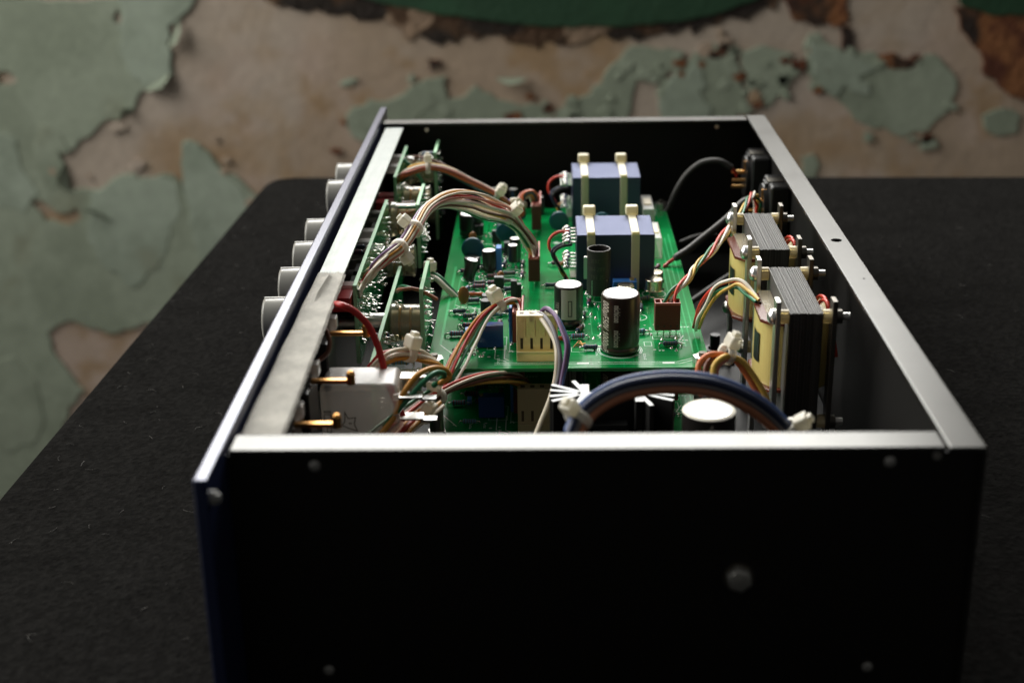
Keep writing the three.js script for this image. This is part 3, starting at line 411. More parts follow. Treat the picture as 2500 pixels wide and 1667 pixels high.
function pinHeader(board, x0, x1, z0, z1, y1, pitch, wires) { // maroon connector standing on the board, open slots on top
  const c = part(board, 'maroon_connector', B(x0, x1, PB.y + 3, y1 - .5, z0, z1, .25), M.maroon);
  const along = (z1 - z0) > (x1 - x0), n = Math.round((along ? z1 - z0 : x1 - x0) / pitch);
  const rims = along ? [B(x0, x0 + .8, y1 - .5, y1 + .6, z0, z1, .15), B(x1 - .8, x1, y1 - .5, y1 + 1.4, z0, z1, .15)] : [B(x0, x1, y1 - .5, y1 + .6, z0, z0 + .8, .15), B(x0, x1, y1 - .5, y1 + .6, z1 - .8, z1, .15)];
  for (let k = 0; k <= n; k++) rims.push(along ? B(x0 + .8, x1 - .8, y1 - .5, y1 + .3, Math.max(z0, z0 + k * pitch - .3), Math.min(z1, z0 + k * pitch + .3), .1) : B(Math.max(x0, x0 + k * pitch - .35), Math.min(x1, x0 + k * pitch + .35), y1 - .5, y1 + .4, z0 + .8, z1 - .8, .1));
  part(c, 'slot_rim', merge(rims), M.maroonTop);
  const pins = []; for (let k = 0; k < n; k++) pins.push(along ? CY((x0 + x1) / 2, PB.y, PB.y + 3.2, z0 + (k + .5) * pitch, .35, 6) : CY(x0 + (k + .5) * pitch, PB.y, PB.y + 3.2, (z0 + z1) / 2, .35, 6));
  part(c, 'pins', merge(pins), M.solder);
  if (!along) { const dots = []; for (let k = 0; k < n; k++) dots.push(CZ(x0 + (k + .5) * pitch, PB.y + 5, z1 - .05, z1 + .03, .42, 10)); part(c, 'contact_windows', merge(dots), M.blackPlastic); }
  return c;
}
function canTransistor(board, x, z, y0, y1) { const c = part(board, 'metal_can_transistor', Lathe(x, y0, z, [[0, 0], [4.6, 0], [4.65, .5], [4.1, .6], [4.05, y1 - y0 - .6], [3.9, y1 - y0 - .15], [3.5, y1 - y0], [0, y1 - y0]], 36), M.tinCan); part(c, 'lead', merge([[-2, .6], [1.6, 1.8], [.8, -2]].map(([a, b]) => CY(x + a, PB.y, y0, z + b, .28, 8))), M.solder); }
function smallTransistor(board, x, z, y1, r = 2.5, h = 5) { const s = new THREE.Shape(); s.absarc(0, 0, r, Math.PI * 1.2, Math.PI * 2.8, false); s.closePath(); const c = part(board, 'transistor', new THREE.ExtrudeGeometry(s, { depth: h, bevelEnabled: true, bevelSize: .15, bevelThickness: .15, bevelSegments: 1, curveSegments: 14 }).rotateX(-Math.PI / 2).rotateY(Math.PI).translate(x, y1 - h, z), M.blackPlastic); part(c, 'lead', merge([-1.2, 0, 1.2].map(d => CY(x + d, PB.y, y1 - h + .2, z, .25, 6))), M.solder); }

const boardA = thing('circuit_board', 'upper green circuit board crowded with capacitors and two blue transformer cans', 'circuit board', [100, -45.6, -285], 'stacked green boards');
{
  const o = boardA, Y = PB.y;
  const sub = part(o, 'board', B(PB.x0, PB.x1, Y - 1.6, Y - .05, PB.z0, PB.z1, .2), M.board);
  { const g = new THREE.PlaneGeometry(PB.x1 - PB.x0 - .3, PB.z1 - PB.z0 - .3).rotateX(-Math.PI / 2).translate((PB.x0 + PB.x1) / 2, Y + .002, (PB.z0 + PB.z1) / 2); const thick = new THREE.BoxGeometry(PB.x1 - PB.x0 - .3, .045, PB.z1 - PB.z0 - .3).translate((PB.x0 + PB.x1) / 2, Y - .026, (PB.z0 + PB.z1) / 2); thick.attributes.uv.array.fill(.01); part(sub, 'solder_mask', merge([g, thick]), M.mask, 'green solder mask with white printed outlines'); }
  // hexagonal standoffs in the corners
  const stand = (x, z) => { const s = part(o, 'standoff', merge([new THREE.CylinderGeometry(4, 4, 3.4, 6).rotateY(.25).translate(x, Y + 1.7, z), Lathe(x, Y + 3.4, z, [[3.4, 0], [1.9, .25], [1.9, 0]], 24), CY(x, Y - 30, Y - 1.6, z, 3.2, 6)]), M.steel); part(s, 'threaded_stud', CY(x, Y + 2.6, Y + 5, z, 1.5, 14), M.darkSteel); };
  for (const [x, z] of [[45.6, -171.5], [155, -171.5], [155.6, -400], [46, -400]]) stand(x, z);
  // blue transformer cans strapped down with two ties each
  const can = (dz, label) => {
    const z0 = -295 + dz, z1 = -263 + dz, y1 = -17, c = part(o, 'transformer_can', B(105.8, 142, Y + .3, y1, z0, z1, .5, 2), M.blueCan, label);
    for (const x of [112.5, 133]) {
      part(c, 'cable_tie', merge([B(x - 1.9, x + 1.9, y1, y1 + .9, z0 - 1, z1 + .9, .3), B(x - 1.9, x + 1.9, Y, y1 + .5, z1, z1 + .9, .25), B(x - 1.9, x + 1.9, Y, y1 + .5, z0 - 1, z0, .25), ...Array.from({ length: 22 }, (_, k) => B(x - 1.4, x + 1.4, y1 - 2 - k * 1.1, y1 - 1.5 - k * 1.1, z1 + .8, z1 + 1.02, .05)), B(x - 3, x + 3, y1 + .4, y1 + 5, z0 - 2.2, z0 + 2.6, .9, 2), B(x - 1.8, x + 1.8, y1 + .2, y1 + 1.8, z1 - 1, z1 + 1.5, .5)]), M.nylonYellow);
    }
    const pins = []; for (const y of [-22, -34.5]) for (let k = 0; k < 5; k++) { const z = z0 + 5 + k * 5.4; pins.push(B(99.5, 106, y - .5, y + .5, z - .6, z + .6, .2), new THREE.SphereGeometry(1.25, 10, 8).scale(1.3, 1, 1).translate(101.5 + rr(-.6, .8), y + .3, z), TU([[104, y, z], [101, y + 1, z + 1], [99.4, y - .4, z + .5], [100.6, y - 1, z - .5]], .3, 10, 6)); }
    part(c, 'terminal_pins', merge(pins), M.solder); part(c, 'terminal_block', B(103, 106, Y + .3, Y + 5, z0 + 4, z0 + 14, .3), M.whitePlastic);
  };
  can(0, 'blue transformer can with two cream ties, beside the black finned tube'); can(-103, 'blue transformer can with two cream ties, nearer the far end of the board');
  for (const dz of [0, -103]) for (const [k, col] of [['bw1', 'brightRed'], ['bw2', 'navy'], ['bw3', 'black'], ['bw4', 'amber']]) part(o, 'wire', capped(ROUTES[k].map(p => [p[0], p[1], p[2] + dz]), .75, 40, 7), WIRE[col]);
  for (const dz of [0, -52]) { const r = part(o, 'white_relay', B(143, 149.3, Y, -33.3, -338 + dz, -310 + dz, .6, 2), M.whitePlastic); part(r, 'relay_cap', B(144, 148.3, -33.4, -32.7, -330 + dz, -318 + dz, .3), M.connWhite); }
  // big electrolytic capacitors
  const big = electrolytic(o, 122.3, -186.6, 8, Y + .4, -18.4, M.capBrown, { label: 'tall dark brown capacitor with grey lettering' });
  const t1 = print([['000µF50V 1000µF', 12, 2, 62, 'italic bold'], ['nichicon       nichicon', 88, 30, 42, 'bold']], 140, 512, 0, '#c4bbae', Math.PI / 2);
  part(big, 'printed_lettering', curved(122.3, -186.6, 8.06, Y + 1.5, -20, -1.25, .12, 18), new THREE.MeshStandardMaterial({ map: t1, transparent: true, roughness: .4 }));
  const sil = electrolytic(o, 101.3, -216.4, 6.3, Y + 1, -24.6, M.capBlack, { stripe: 1.05, label: 'black capacitor with a wide grey stripe' });
  const t2 = print([['105°C', 24, 190, 62, 'bold']], 96, 512, 0, '#8a857c', Math.PI / 2);
  part(sil, 'printed_lettering', curved(101.3, -216.4, 6.36, Y + 3, -26, -1.15, -.55, 8), new THREE.MeshStandardMaterial({ map: t2, transparent: true, roughness: .4 }));
  part(sil, 'polarity_mark', merge([B(-.9, .9, -.1, .25, 0, .08, 0), B(-.9, .9, 6.75, 7.1, 0, .08, 0), B(-.9, -.6, .25, 6.75, 0, .08, 0), B(.6, .9, .25, 6.75, 0, .08, 0)]).translate(101.8, -37.5, -216.4 + 6.36), M.blackPlastic);
  for (const [x, z, r, y0, y1, lean] of [[138.8, -272.7, 2.6, Y + .4, -34.2, 0], [55.5, -297, 4.1, Y + .4, -38, 0], [64.2, -291, 3.4, Y + 1, -32.6, .03], [75.4, -298.5, 2.5, Y + 3, -32.4, 0], [76.4, -308, 2.8, Y + .4, -31.9, 0], [52.5, -351, 6.3, Y + .4, -31.2, 0], [63.2, -396, 2.6, Y + .4, -30.2, 0], [73.8, -396, 2.7, Y + .4, -30.6, 0], [54.4, -279, 2.9, Y + .8, -33.2, -.22], [88, -392, 3, Y + .4, -34, 0]]) electrolytic(o, x, z, r, y0, y1, M.capBlack, { lean });
  // slotted black heat-sink tube on a metal can transistor
  { const x = 115.6, z = -251, r = 5.4, y0 = -41, y1 = -19.6, c = part(o, 'heat_sink_tube', Lathe(x, y0, z, [[r - .7, 0], [r - .1, 0], [r, .15], [r, y1 - y0 - .15], [r - .12, y1 - y0], [r - .6, y1 - y0], [r - .7, y1 - y0 - .2], [r - .7, 0]], 48), std(.022, .019, .017, .42), 'slotted black heat sink tube with faint lettering');
    part(c, 'slot', merge([-.62, .75].map(a => B(-.14, .14, y0 + .3, y0 + 7.5, r - .03, r + .04, 0).rotateY(a).translate(x, 0, z))), M.steel); part(c, 'lead', merge([-2, 1, 2.4].map(d => CY(x + d, Y, y0 + .4, z + d * .4, .28, 8))), M.solder);
    const t = print([['IERC', 30, 70, 58, ''], ['204-2B9', 0, 150, 58, ''], ['TRE 25', 30, 232, 58, '']], 256, 256, 0, '#4b443d'); part(c, 'printed_lettering', curved(x, z, r + .05, -34, -22, -.95, .75, 16), new THREE.MeshStandardMaterial({ map: t, transparent: true, roughness: .5 }));
    part(c, 'clip', B(x - r - 1.4, x - r + .2, -34, -23.5, z - 1, z + 1, .2), M.steel); }
  canTransistor(o, 141.4, -255.5, -41.4, -35.9); canTransistor(o, 142.4, -266.8, -41.4, -36.2); canTransistor(o, 127.6, -245, -41.4, -35);
  { const t = part(o, 'blue_trimmer', B(122.6, 133.6, Y + .3, -37.9, -262.5, -257, .25), M.trimBlue); part(t, 'brass_screw', merge([CY(131.4, -38, -36.9, -259.7, 1.15, 14)]), M.brass); }
  { const t = part(o, 'blue_trimmer', B(62.2, 73.4, Y + .3, -33.9, -195, -190, .3), M.boxBlue, 'dark blue film box near the white connector'); part(t, 'brass_screw', CY(63.4, -34, -33.3, -192.5, .9, 10), M.brass); }
  part(o, 'film_capacitor', B(67.4, 70, Y + .3, -31.5, -296, -290, .3), M.trimBlue); part(o, 'film_capacitor', B(75.8, 77.1, Y + .3, -28.4, -206, -196, .3), M.trimBlue);
  part(o, 'film_capacitor', B(66, 74, Y + .3, -33.6, -385, -380, .3), M.trimBlue); part(o, 'film_capacitor', B(56.5, 58.5, Y + .3, -41, -208, -204, .2), M.trimBlue);
  // teal disc capacitors
  const disc = (x, y, z, r) => { const d = part(o, 'disc_capacitor', Lathe(0, 0, 0, [[0, 1.6], [r * .8, 1.5], [r * .97, .9], [r, 0], [r * .97, -.9], [r * .8, -1.5], [0, -1.6]], 36).rotateX(Math.PI / 2).translate(x, y, z), M.tealDisc); part(d, 'lead', merge([-2.5, 2.5].map(e => CY(x + e, Y, y - r * .8, z, .3, 6))), M.solder); };
  disc(55.5, -35.6, -303, 5.6); disc(71.4, -35.5, -331, 5.4); disc(98.5, -36.4, -352, 5.2); disc(121, -36.4, -352, 4.6);
  const mica = (x, y, z, w, h) => { const d = part(o, 'dipped_capacitor', new THREE.SphereGeometry(1, 20, 14).scale(w / 2, h / 2, 1.5).translate(x, y, z), M.mica); part(d, 'lead', merge([-1, 1].map(e => CY(x + e * w * .3, Y, y - h * .35, z, .28, 6))), M.solder); };
  mica(54.3, -37.2, -238, 5, 8.6); mica(55, -33.6, -315, 4, 6); mica(70.2, -38.5, -270, 3.4, 4.4);
  smallTransistor(o, 64.6, -234, -38.1); smallTransistor(o, 64.9, -241, -38); smallTransistor(o, 57, -345, -36);
  { const b = (x, z, w, y1, d = 2) => part(o, 'flat_transistor', B(x - w / 2, x + w / 2, Y + .5, y1, z - d, z, .2), M.blackPlastic); b(69.5, -262, 4.6, -36.9, 3); b(76.8, -249, 2.9, -34.4, 3); b(79, -252, 2.2, -37, 3); b(66, -337, 4.4, -37, 3); b(73, -316, 5, -37, 4); b(132, -266, 5, -36.4, 3); }
  // 4 wide connectors
  pinHeader(o, 84.2, 89.2, -376, -351, -28, 2.5); pinHeader(o, 83.3, 88.7, -292, -267.5, -30, 2.2); pinHeader(o, 77.4, 82, -207, -188.5, -27.8, 2.3); pinHeader(o, 137.8, 148.6, -207.6, -201.5, -29.2, 2.7);
  // white four-way power connector
  { const c = part(o, 'white_connector', merge([B(79.3, 96.2, Y + 4.4, -24, -181.5, -175, .4, 2), B(79.3, 96.2, Y + .2, Y + 4.4, -182.5, -174.2, .4, 2)]), M.connWhite, 'white nylon four way connector with dark slots');
    for (let k = 0; k < 4; k++) { part(c, 'slot', B(80.9 + k * 4.05, 82 + k * 4.05, -38.5, -33.7, -175.4, -174.97, .05), M.slot); part(c, 'wire_hole', B(80.6 + k * 4.05, 82.4 + k * 4.05, -24.3, -23.97, -179.6, -177, .05), M.slot); part(c, 'rib', B(83.1 + k * 4.05 - .25, 83.1 + k * 4.05 + .25, -33, -24.5, -175.1, -174.8, .1), M.connWhite); } }
  // resistors and diodes
  const rs = [[58, -246.5, .05], [57.5, -226, -.08], [58, -214, 0], [58.5, -184.4, 0], [60, -271, .1], [66.5, -271, 0], [56, -256, .05], [75, -262, .15], [74, -274, 0], [93.8, -267, 0], [105, -200, .05], [143.6, -190.5, 0], [74, -285, .1], [60, -266, 0], [76, -222, 1.5], [71, -216, 1.5], [63, -206, .2], [69, -228, .1], [52.5, -290, .5], [145.5, -292, 1.2], [111, -243, 1.45], [106, -209, 1.2], [56, -320, 0], [70, -323, .1], [67, -307, 0], [66, -350, 0], [68, -357, .1], [67, -344, 0], [68, -366, .2], [97, -300, 0], [136, -247, .3], [53.5, -262, .9], [62, -222, .1], [70, -206, 1.55], [73, -232, .1], [80, -232, 1.5], [66, -281, .2], [52.5, -232, .1], [53, -204, .05], [80, -215, 1.5], [61, -298, 1.2], [71, -300, 1.4], [80, -284, 1.5], [62, -312, .1], [80, -300, 1.5], [131, -205, .1], [134, -235, 1.5], [108, -226, 1.5], [119, -212, .1], [110, -187, 0]];
  rs.forEach(([x, z, a], i) => resistor(o, x, Y + 1.5, z, a, i % 7 === 3 ? M.resLight : M.resBlue, i === 11 ? .95 : rr(.85, 1)));
  for (const [x, z] of [[57.6, -255.5], [60.6, -255.5], [97.8, -198]]) { const d = part(o, 'glass_diode', CX(x - 1.7, x + 1.7, Y + 1.2, z, .95, 12), M.glassRed); part(d, 'lead', TU([[x - 4, Y, z], [x - 3, Y + 1.2, z], [x + 3, Y + 1.2, z], [x + 4, Y, z]], .28, 14, 6), M.solder); }
  { const blobs = []; for (let k = 0; k < 230; k++) { const left = k < 160, x = left ? rr(51, 82) : rr(98, 147), z = left ? rr(-360, -180) : rr(-272, -184); if (x > 112 && x < 132 && z > -197) continue; blobs.push(Lathe(x, Y, z, [[rr(.6, .85), 0], [.45, .35], [.25, .8], [0, rr(.9, 1.6)]], 7)); } const b = part(o, 'solder_points', merge(blobs), M.solder); b.userData.kind = 'stuff'; }
  part(o, 'copper_whisker', TU([[103, Y + .3, -190], [105, Y + 1.4, -192], [107, Y + .5, -190.5], [105.5, Y + 1.8, -193.5], [104, Y + .6, -191], [108, Y + .8, -193]], .3, 30, 6), M.copper);
  for (const p of [[46, 1], [150, 0]]) void p;
}
const boardB = copyOf(boardA, 0, -32.5, 0, 'lower green circuit board in the shade under the crowded one');
for (const c of boardB.children.slice()) { const g = c.geometry; g.computeBoundingBox(); const z = (c.position.z + (g.boundingBox.min.z + g.boundingBox.max.z) / 2) * 1000 - 285; if (z < -245 && c.name !== 'board' && c.name !== 'standoff') boardB.remove(c); }

// ---------------------------------------------------------------- control boards behind the front panel
const jointGeo = Lathe(0, 0, 0, [[1.05, 0], [.75, .35], [.42, 1], [.28, 2.1], [.1, 2.4], [0, 2.45]], 8);
function joints(parent, x, y0, y1, z0, z1, n, side = 1) { const g = []; for (let k = 0; k < n; k++) { const a = jointGeo.clone().scale(rr(.5, .95), rr(.4, .95), rr(.5, .95)).rotateZ(-side * Math.PI / 2).translate(x, y0 + (y1 - y0) * Math.round(rnd() * 17) / 17 + rr(-.3, .3), z0 + (z1 - z0) * Math.round(rnd() * 42) / 42 + rr(-.4, .4)); g.push(a); if (k % 11 === 0) g.push(TU([[x, a.boundingBox ? 0 : y0 + rnd() * (y1 - y0), z0 + rnd() * (z1 - z0)]].flatMap(p => [p, [p[0] + side * 1.6, p[1] + .6, p[2] + rr(-2, 2)], [p[0] + side * .4, p[1] + rr(-1, 1), p[2] + rr(-4, 4)]]), .28, 8, 5)); } const m = part(parent, 'solder_joints', merge(g), M.solder); m.userData.kind = 'stuff'; }
function vboard(o, x, y0, y1, z0, z1) { const b = part(o, 'board', B(x - .8, x + .8, y0, y1, z0, z1, .15), M.boardEdge); part(b, 'solder_mask', merge([B(x + .8, x + .86, y0 + .2, y1 - .2, z0 + .2, z1 - .2, 0), B(x - .86, x - .8, y0 + .2, y1 - .2, z0 + .2, z1 - .2, 0)]), M.maskPlain); return b; }
M.maskPlain = std(.003, .20, .05, .25, 0, { clearcoat: .4, clearcoatRoughness: .15, bumpMap: texture(512, i => nB[i], false, 2), bumpScale: .0002 });
function rotary(o, x0, x1, y, z, r) { // rotary switch: clear drum between two boards, with a polished shaft barrel
  const c = part(o, 'rotary_switch', Lathe(0, 0, 0, [[r - .8, 0], [r, .4], [r, (x1 - x0) * .22], [r * .93, (x1 - x0) * .24], [r * .93, (x1 - x0) * .9], [r, (x1 - x0) * .92], [r, x1 - x0 - .3], [r - .8, x1 - x0], [0, x1 - x0]], 36).rotateZ(-Math.PI / 2).translate(x0, y, z), M.clearPlastic);
  part(c, 'drum_core', CX(x0 + .6, x1 - .5, y, z, r * .62, 24), std(.42, .36, .24, .5));
  part(c, 'contact_ring', merge([.3, .62].map(t => Lathe(0, 0, 0, [[r * .7, -.5], [r * .86, -.5], [r * .86, .5], [r * .7, .5]], 24).rotateZ(Math.PI / 2).translate(x0 + (x1 - x0) * t, y, z))), M.gold);
  part(c, 'shaft_bush', CX(2.8, x0 - .8, y, z, 4.2, 20), M.steel);
}
function control(label, base, fn) { const o = thing('control_board', label, 'circuit board', base, 'upright control boards behind the front panel'); fn(o); return o; }
control('upright green control board next to the orange and yellow harness', [22, -81, -380], o => {
  vboard(o, 14, -72, -10, -414, -345); vboard(o, 31, -60, -10, -427, -397);
  joints(o, 14.9, -66, -18, -400, -348, 55); joints(o, 31.9, -52, -12, -425, -398, 34);
  rotary(o, 15, 30, -21, -402, 8); rotary(o, 15, 30, -44, -402, 8); rotary(o, 15, 30, -30, -372, 8);
  for (const [y, z] of [[-12.5, -405], [-15.5, -400], [-19, -394]]) resistor(o, 26.5, y, z, 0, M.resLight, .95);
  for (const [y, z] of [[-26, -350], [-26, -362]]) part(o, 'red_push_switch', B(3, 13, y - 3, y + 2, z - 5, z + 4, .6, 2), M.darkRed);
  for (const z of [-372, -393]) part(o, 'white_spacer', B(3.5, 13, -14.5, -10.6, z - 3, z + 3, .4), M.whitePlastic);
  part(o, 'wire', capped(ROUTES.rr1, .8, 30, 7), WIRE.brown); part(o, 'wire', TU([[15, -12, -388], [19, -15, -386], [24, -22, -384], [28, -30, -383]], .8, 20, 7), WIRE.green);
});
control('long upright green control board with the white wire harness, behind the taped strip', [22, -81, -240], o => {
  vboard(o, 14.3, -44, -10, -302, -174); vboard(o, 30, -42, -10, -331, -292);
  joints(o, 15.2, -42, -14, -298, -178, 105); joints(o, 30.9, -40, -12, -329, -294, 40);
  rotary(o, 15.2, 29.2, -21, -306, 8.6); rotary(o, 15.2, 29.2, -34, -280, 8);
  resistor(o, 22, -24, -268, 0, M.resBlue, 1.1); resistor(o, 23, -16, -316, .1, M.resBlue, 1.1); resistor(o, 22, -38, -190, 0, M.resBlue, 1.1);
  part(o, 'lead', TU([[15, -27, -262], [20, -29, -262], [26, -28.5, -262.5], [28, -25, -265], [26.5, -24, -268]], .35, 24, 6), M.solder);
  for (const z of [-232, -240, -247]) { const r = resistor(o, 7.5, -14.5, z, 0, M.resBlue, .95); void r; part(o, 'lead', TU([[13, -16, z + 1], [8, -17, z + 2.4], [4, -16.4, z + 3], [3.2, -14, z + 2], [4.4, -13, z + .6]], .32, 24, 6), M.solder); }
  for (const [y, z] of [[-17, -186]]) part(o, 'red_push_switch', B(3, 13, y - 3.5, y + 2.5, z - 6, z + 15, .6, 2), M.darkRed);
  for (const z of [-186, -246, -262]) part(o, 'white_spacer', B(4, 13.2, -17.5, -13.2, z - 3, z + 3, .4), M.whitePlastic);
  for (const z of [-205, -222, -285]) part(o, 'potentiometer', merge([CX(4, 12.6, -27, z, 7.6, 28), B(8, 13, -32, -18, z - 6, z + 6, .6)]), M.blackPlastic);
  part(o, 'wire', capped(ROUTES.rg1, .8, 24, 7), WIRE.green); part(o, 'wire', capped(ROUTES.rg2, .8, 24, 7), WIRE.copperBrown);
});
control('low upright green control board beneath the long one', [28, -81, -205], o => {
  vboard(o, 23.6, -78, -31, -262, -143); vboard(o, 40, -60, -16, -224, -186);
  joints(o, 24.5, -70, -34, -240, -148, 80); joints(o, 40.9, -56, -18, -222, -188, 36);
  rotary(o, 24.6, 39, -38, -206, 8.6); rotary(o, 24.6, 39, -56, -176, 8.6);
  resistor(o, 31, -45, -178, .05, M.resLight, 1.1);
  part(o, 'lead', TU([[25, -47, -174], [30, -48.6, -173.5], [35, -48.4, -173.8], [36.6, -46.4, -176], [35.4, -45, -178]], .35, 24, 6), M.solder);
  part(o, 'wire', capped(ROUTES.rr2, .8, 24, 7), WIRE.green); part(o, 'wire', capped(ROUTES.rr3, .8, 24, 7), WIRE.copperBrown);
});
// rocker switch and jack block near the taped strip
{
  const o = thing('power_switch', 'white plastic power switch body with metal blade terminals', 'switch', [23, -55, -117]);
  const b = part(o, 'switch_body', B(8.6, 37.4, -58, -25, -126, -106, 3, 4), M.whitePlastic);
  part(b, 'notch', merge([B(35.6, 37.8, -31, -28.6, -107, -105.6, .4), B(35.2, 37.8, -40, -36.5, -107, -105.6, .4)]), M.whitePlastic);
  const t = (() => { const c = document.createElement('canvas'); c.width = 256; c.height = 192; const g = c.getContext('2d'); g.strokeStyle = '#3d332c'; g.fillStyle = '#3d332c'; g.lineWidth = 6; g.fillRect(96, 20, 12, 60); g.strokeRect(20, 10, 40, 10); g.strokeRect(20, 34, 40, 44); g.strokeRect(34, 100, 24, 60); g.beginPath(); g.moveTo(150, 20); g.lineTo(168, 62); g.lineTo(214, 56); g.lineTo(204, 100); g.lineTo(222, 150); g.lineTo(168, 130); g.lineTo(128, 108); g.lineTo(146, 84); g.closePath(); g.stroke(); g.fillRect(170, 92, 20, 8); const q = new THREE.CanvasTexture(c); q.colorSpace = THREE.SRGBColorSpace; return q; })();
  part(b, 'printed_mark', new THREE.PlaneGeometry(15, 11).translate(16.5, -40, -105.96), new THREE.MeshStandardMaterial({ map: t, transparent: true, roughness: .5 }));
  for (const [y, z] of [[-27.5, -121], [-31.5, -112], [-40, -112]]) part(o, 'blade_terminal', merge([B(37, 46, y - .4, y + .4, z - 3, z + 3, .2), B(45, 51, y - 1.6, y - .6, z - 2, z + 2, .3)]), M.aluBright);
}
{
  const o = thing('jack_block', 'black jack sockets with brass contacts behind the taped strip', 'socket', [10, -45, -75]);
  for (const z of [-130, -84, -48]) {
    part(o, 'jack_body', B(3, 10.5, -34, -15, z - 11, z + 9, 1, 2), M.blackPlastic);
    part(o, 'brass_contact', merge([B(10, 24, -14.7, -13.1, z - 1.2, z + 1.2, .5), CY(24, -15, -11.6, z, 1.5, 14), new THREE.SphereGeometry(1.6, 12, 8).translate(24, -11.6, z)]), M.gold);
    part(o, 'white_insulator', B(5, 12, -15, -10, z - 10.5, z - 5.5, .5), M.whitePlastic);
  }
  part(o, 'red_washer', B(14, 21, -24, -20, -54, -46, .8), M.darkRed);
  part(o, 'lead_wire', TU([[4, -9, -112], [8, -5, -114], [12, -6, -112], [13, -12, -108], [8, -16, -104], [5, -20, -98]], .9, 30, 7), WIRE.brown);
}
// near end: regulator heat sink, smoothing capacitor, black foot bolts
{
  const o = thing('heat_sink', 'silver extruded heat sink with splayed fins in front of the green boards', 'heat sink', [115, -81, -110]), x0 = 92.5, x1 = 138, zc = -109, y0 = -78, y1 = -30;
  const endMat = std(.42, .43, .43, .5, .3), plate = [B(x0 + 13, x1 - 13, y0, y1, zc - .9, zc + .9, .2)], fins = [];
  for (const s of [-1, 1]) {
    const cx = s < 0 ? x0 + 13 : x1 - 13;
    plate.push(B(cx - 1.6, cx + 1.6, y0, y1, zc - 8, zc + 8, .4));
    for (const [dx, dz, L] of [[12, 7, 9], [12.8, 2.6, 9], [12.6, -3, 9], [12, -8, 10], [4, 11.5, 8], [4, -11.5, 8]]) { const a = Math.atan2(dz, dx * s), Lf = Math.hypot(dx, dz); fins.push([cx, s, B(0, Lf, y0, y1, -.85, .85, .2).rotateY(-a).translate(cx, 0, zc), B(1.2, Lf, y1, y1 + .28, -.85, .85, .1).rotateY(-a).translate(cx, 0, zc)]); }
  }
  part(o, 'core_plate', merge(plate), M.blackIn); part(o, 'cut_end', merge([B(x0 + 13, x1 - 13, y1, y1 + .3, zc - .9, zc + .9, .1), ...[-1, 1].map(s => { const cx = s < 0 ? x0 + 13 : x1 - 13; return B(cx - 1.6, cx + 1.6, y1, y1 + .32, zc - 8, zc + 8, .1); })]), endMat);
  fins.forEach(f => { const p = part(o, 'fin', f[2], M.blackIn); part(p, 'cut_end', f[3], endMat); });
  part(o, 'regulator', B(x0 + 15, x1 - 17, y0 + 4, y1 - 10, zc + 1, zc + 5.5, .4), M.blackPlastic);
}
{
  const o = thing('smoothing_capacitor', 'fat black capacitor with bright metal top under the blue and brown wires', 'capacitor', [147.5, -81, -82]), r = 9.2;
  part(o, 'sleeve', Lathe(147.5, -80, -82, [[0, 0], [r, 0], [r, 54.4], [r - .4, 55.2], [r - 1.6, 55.5], [r - 1.8, 55]], 44), M.capBlack);
  part(o, 'metal_top', Lathe(147.5, -24.6, -82, [[r - 1.6, -.4], [r - 1.7, .05], [0, .1]], 44), M.aluBright);
  part(o, 'sleeve_ring', Lathe(147.5, -24.5, -82, [[r - 1.7, .04], [r - .6, .14], [r + .06, -.5]], 44), M.paper);
}
{
  const o = thing('foot_bolt', 'black bolt and square plate on the case floor beside the yellow coils', 'bolt', [172, -81, -268]);
  part(o, 'plate', B(163, 181, -81, -78.6, -276, -261, .5), M.blackPlastic); part(o, 'nut', Lathe(172, -78.6, -268, [[0, 0], [6.4, 0], [6.8, .6], [6.8, 2.6], [5.4, 3.4], [3.4, 3.4], [3.4, 2.6]], 6), M.blackPlastic); part(o, 'stud', CY(172, -76, -68.5, -268, 2.4, 16), M.blackPlastic);
}
// ---------------------------------------------------------------- wiring
const HG = 'bundled wires with nylon ties';
function H(label, category, base) { return thing('wire_harness', label, category, base, HG); }
{ const o = H('orange, yellow and white wire harness arching to the far maroon connector', 'wires', at('h1', 4));
  harness(o, ROUTES.h1, ['orange', 'white', 'orange', 'yellow', 'teal', 'orange', 'pink', 'yellow', 'white'], .66, { twist: .8, phase: .4, loose: [1.5, 1.1, .9, 1.3, 1.1, .8, 1.4, 1.2, .8, 1, 1] });
  tie(o, at('h1', 2), dirAt('h1', 2), 2.3, [.5, .9, -.2], .95); tie(o, at('h1', 5), dirAt('h1', 5), 2.2, [.4, .9, .5], 1.15); tie(o, at('h1', 8), dirAt('h1', 8), 2, [-.6, .3, .8], 1.15); }
{ const o = H('thick white wire harness with one purple wire arching to the middle maroon connector', 'wires', at('h2', 5));
  const n = 18, ends = Array.from({ length: n }, (_, k) => [86, -30, -268.5 - k * 1.25]), starts = Array.from({ length: n }, (_, k) => [15.4, -13 - (k % 3) * 2, -176 - k * 1.4]);
  harness(o, ROUTES.h2, ['cream', 'white', 'white', 'yellow', 'cream', 'white', 'red', 'purple', 'white', 'cream', 'green', 'white', 'brown', 'white', 'pink', 'cream', 'amber', 'white'].slice(0, n), .58, { twist: .9, loose: [1.4, 1.1, .9, .95, .95, 1.8, 2.3, 1.8, .95, 1.5, 1.5], ends, starts });
  tie(o, at('h2', 2), dirAt('h2', 2), 3, [.7, -.9, -.1], 1); tie(o, at('h2', 3), dirAt('h2', 3), 3, [-.8, .6, .2], 1); tie(o, at('h2', 8), dirAt('h2', 8), 2.9, [.3, .9, .3], 1.15); }
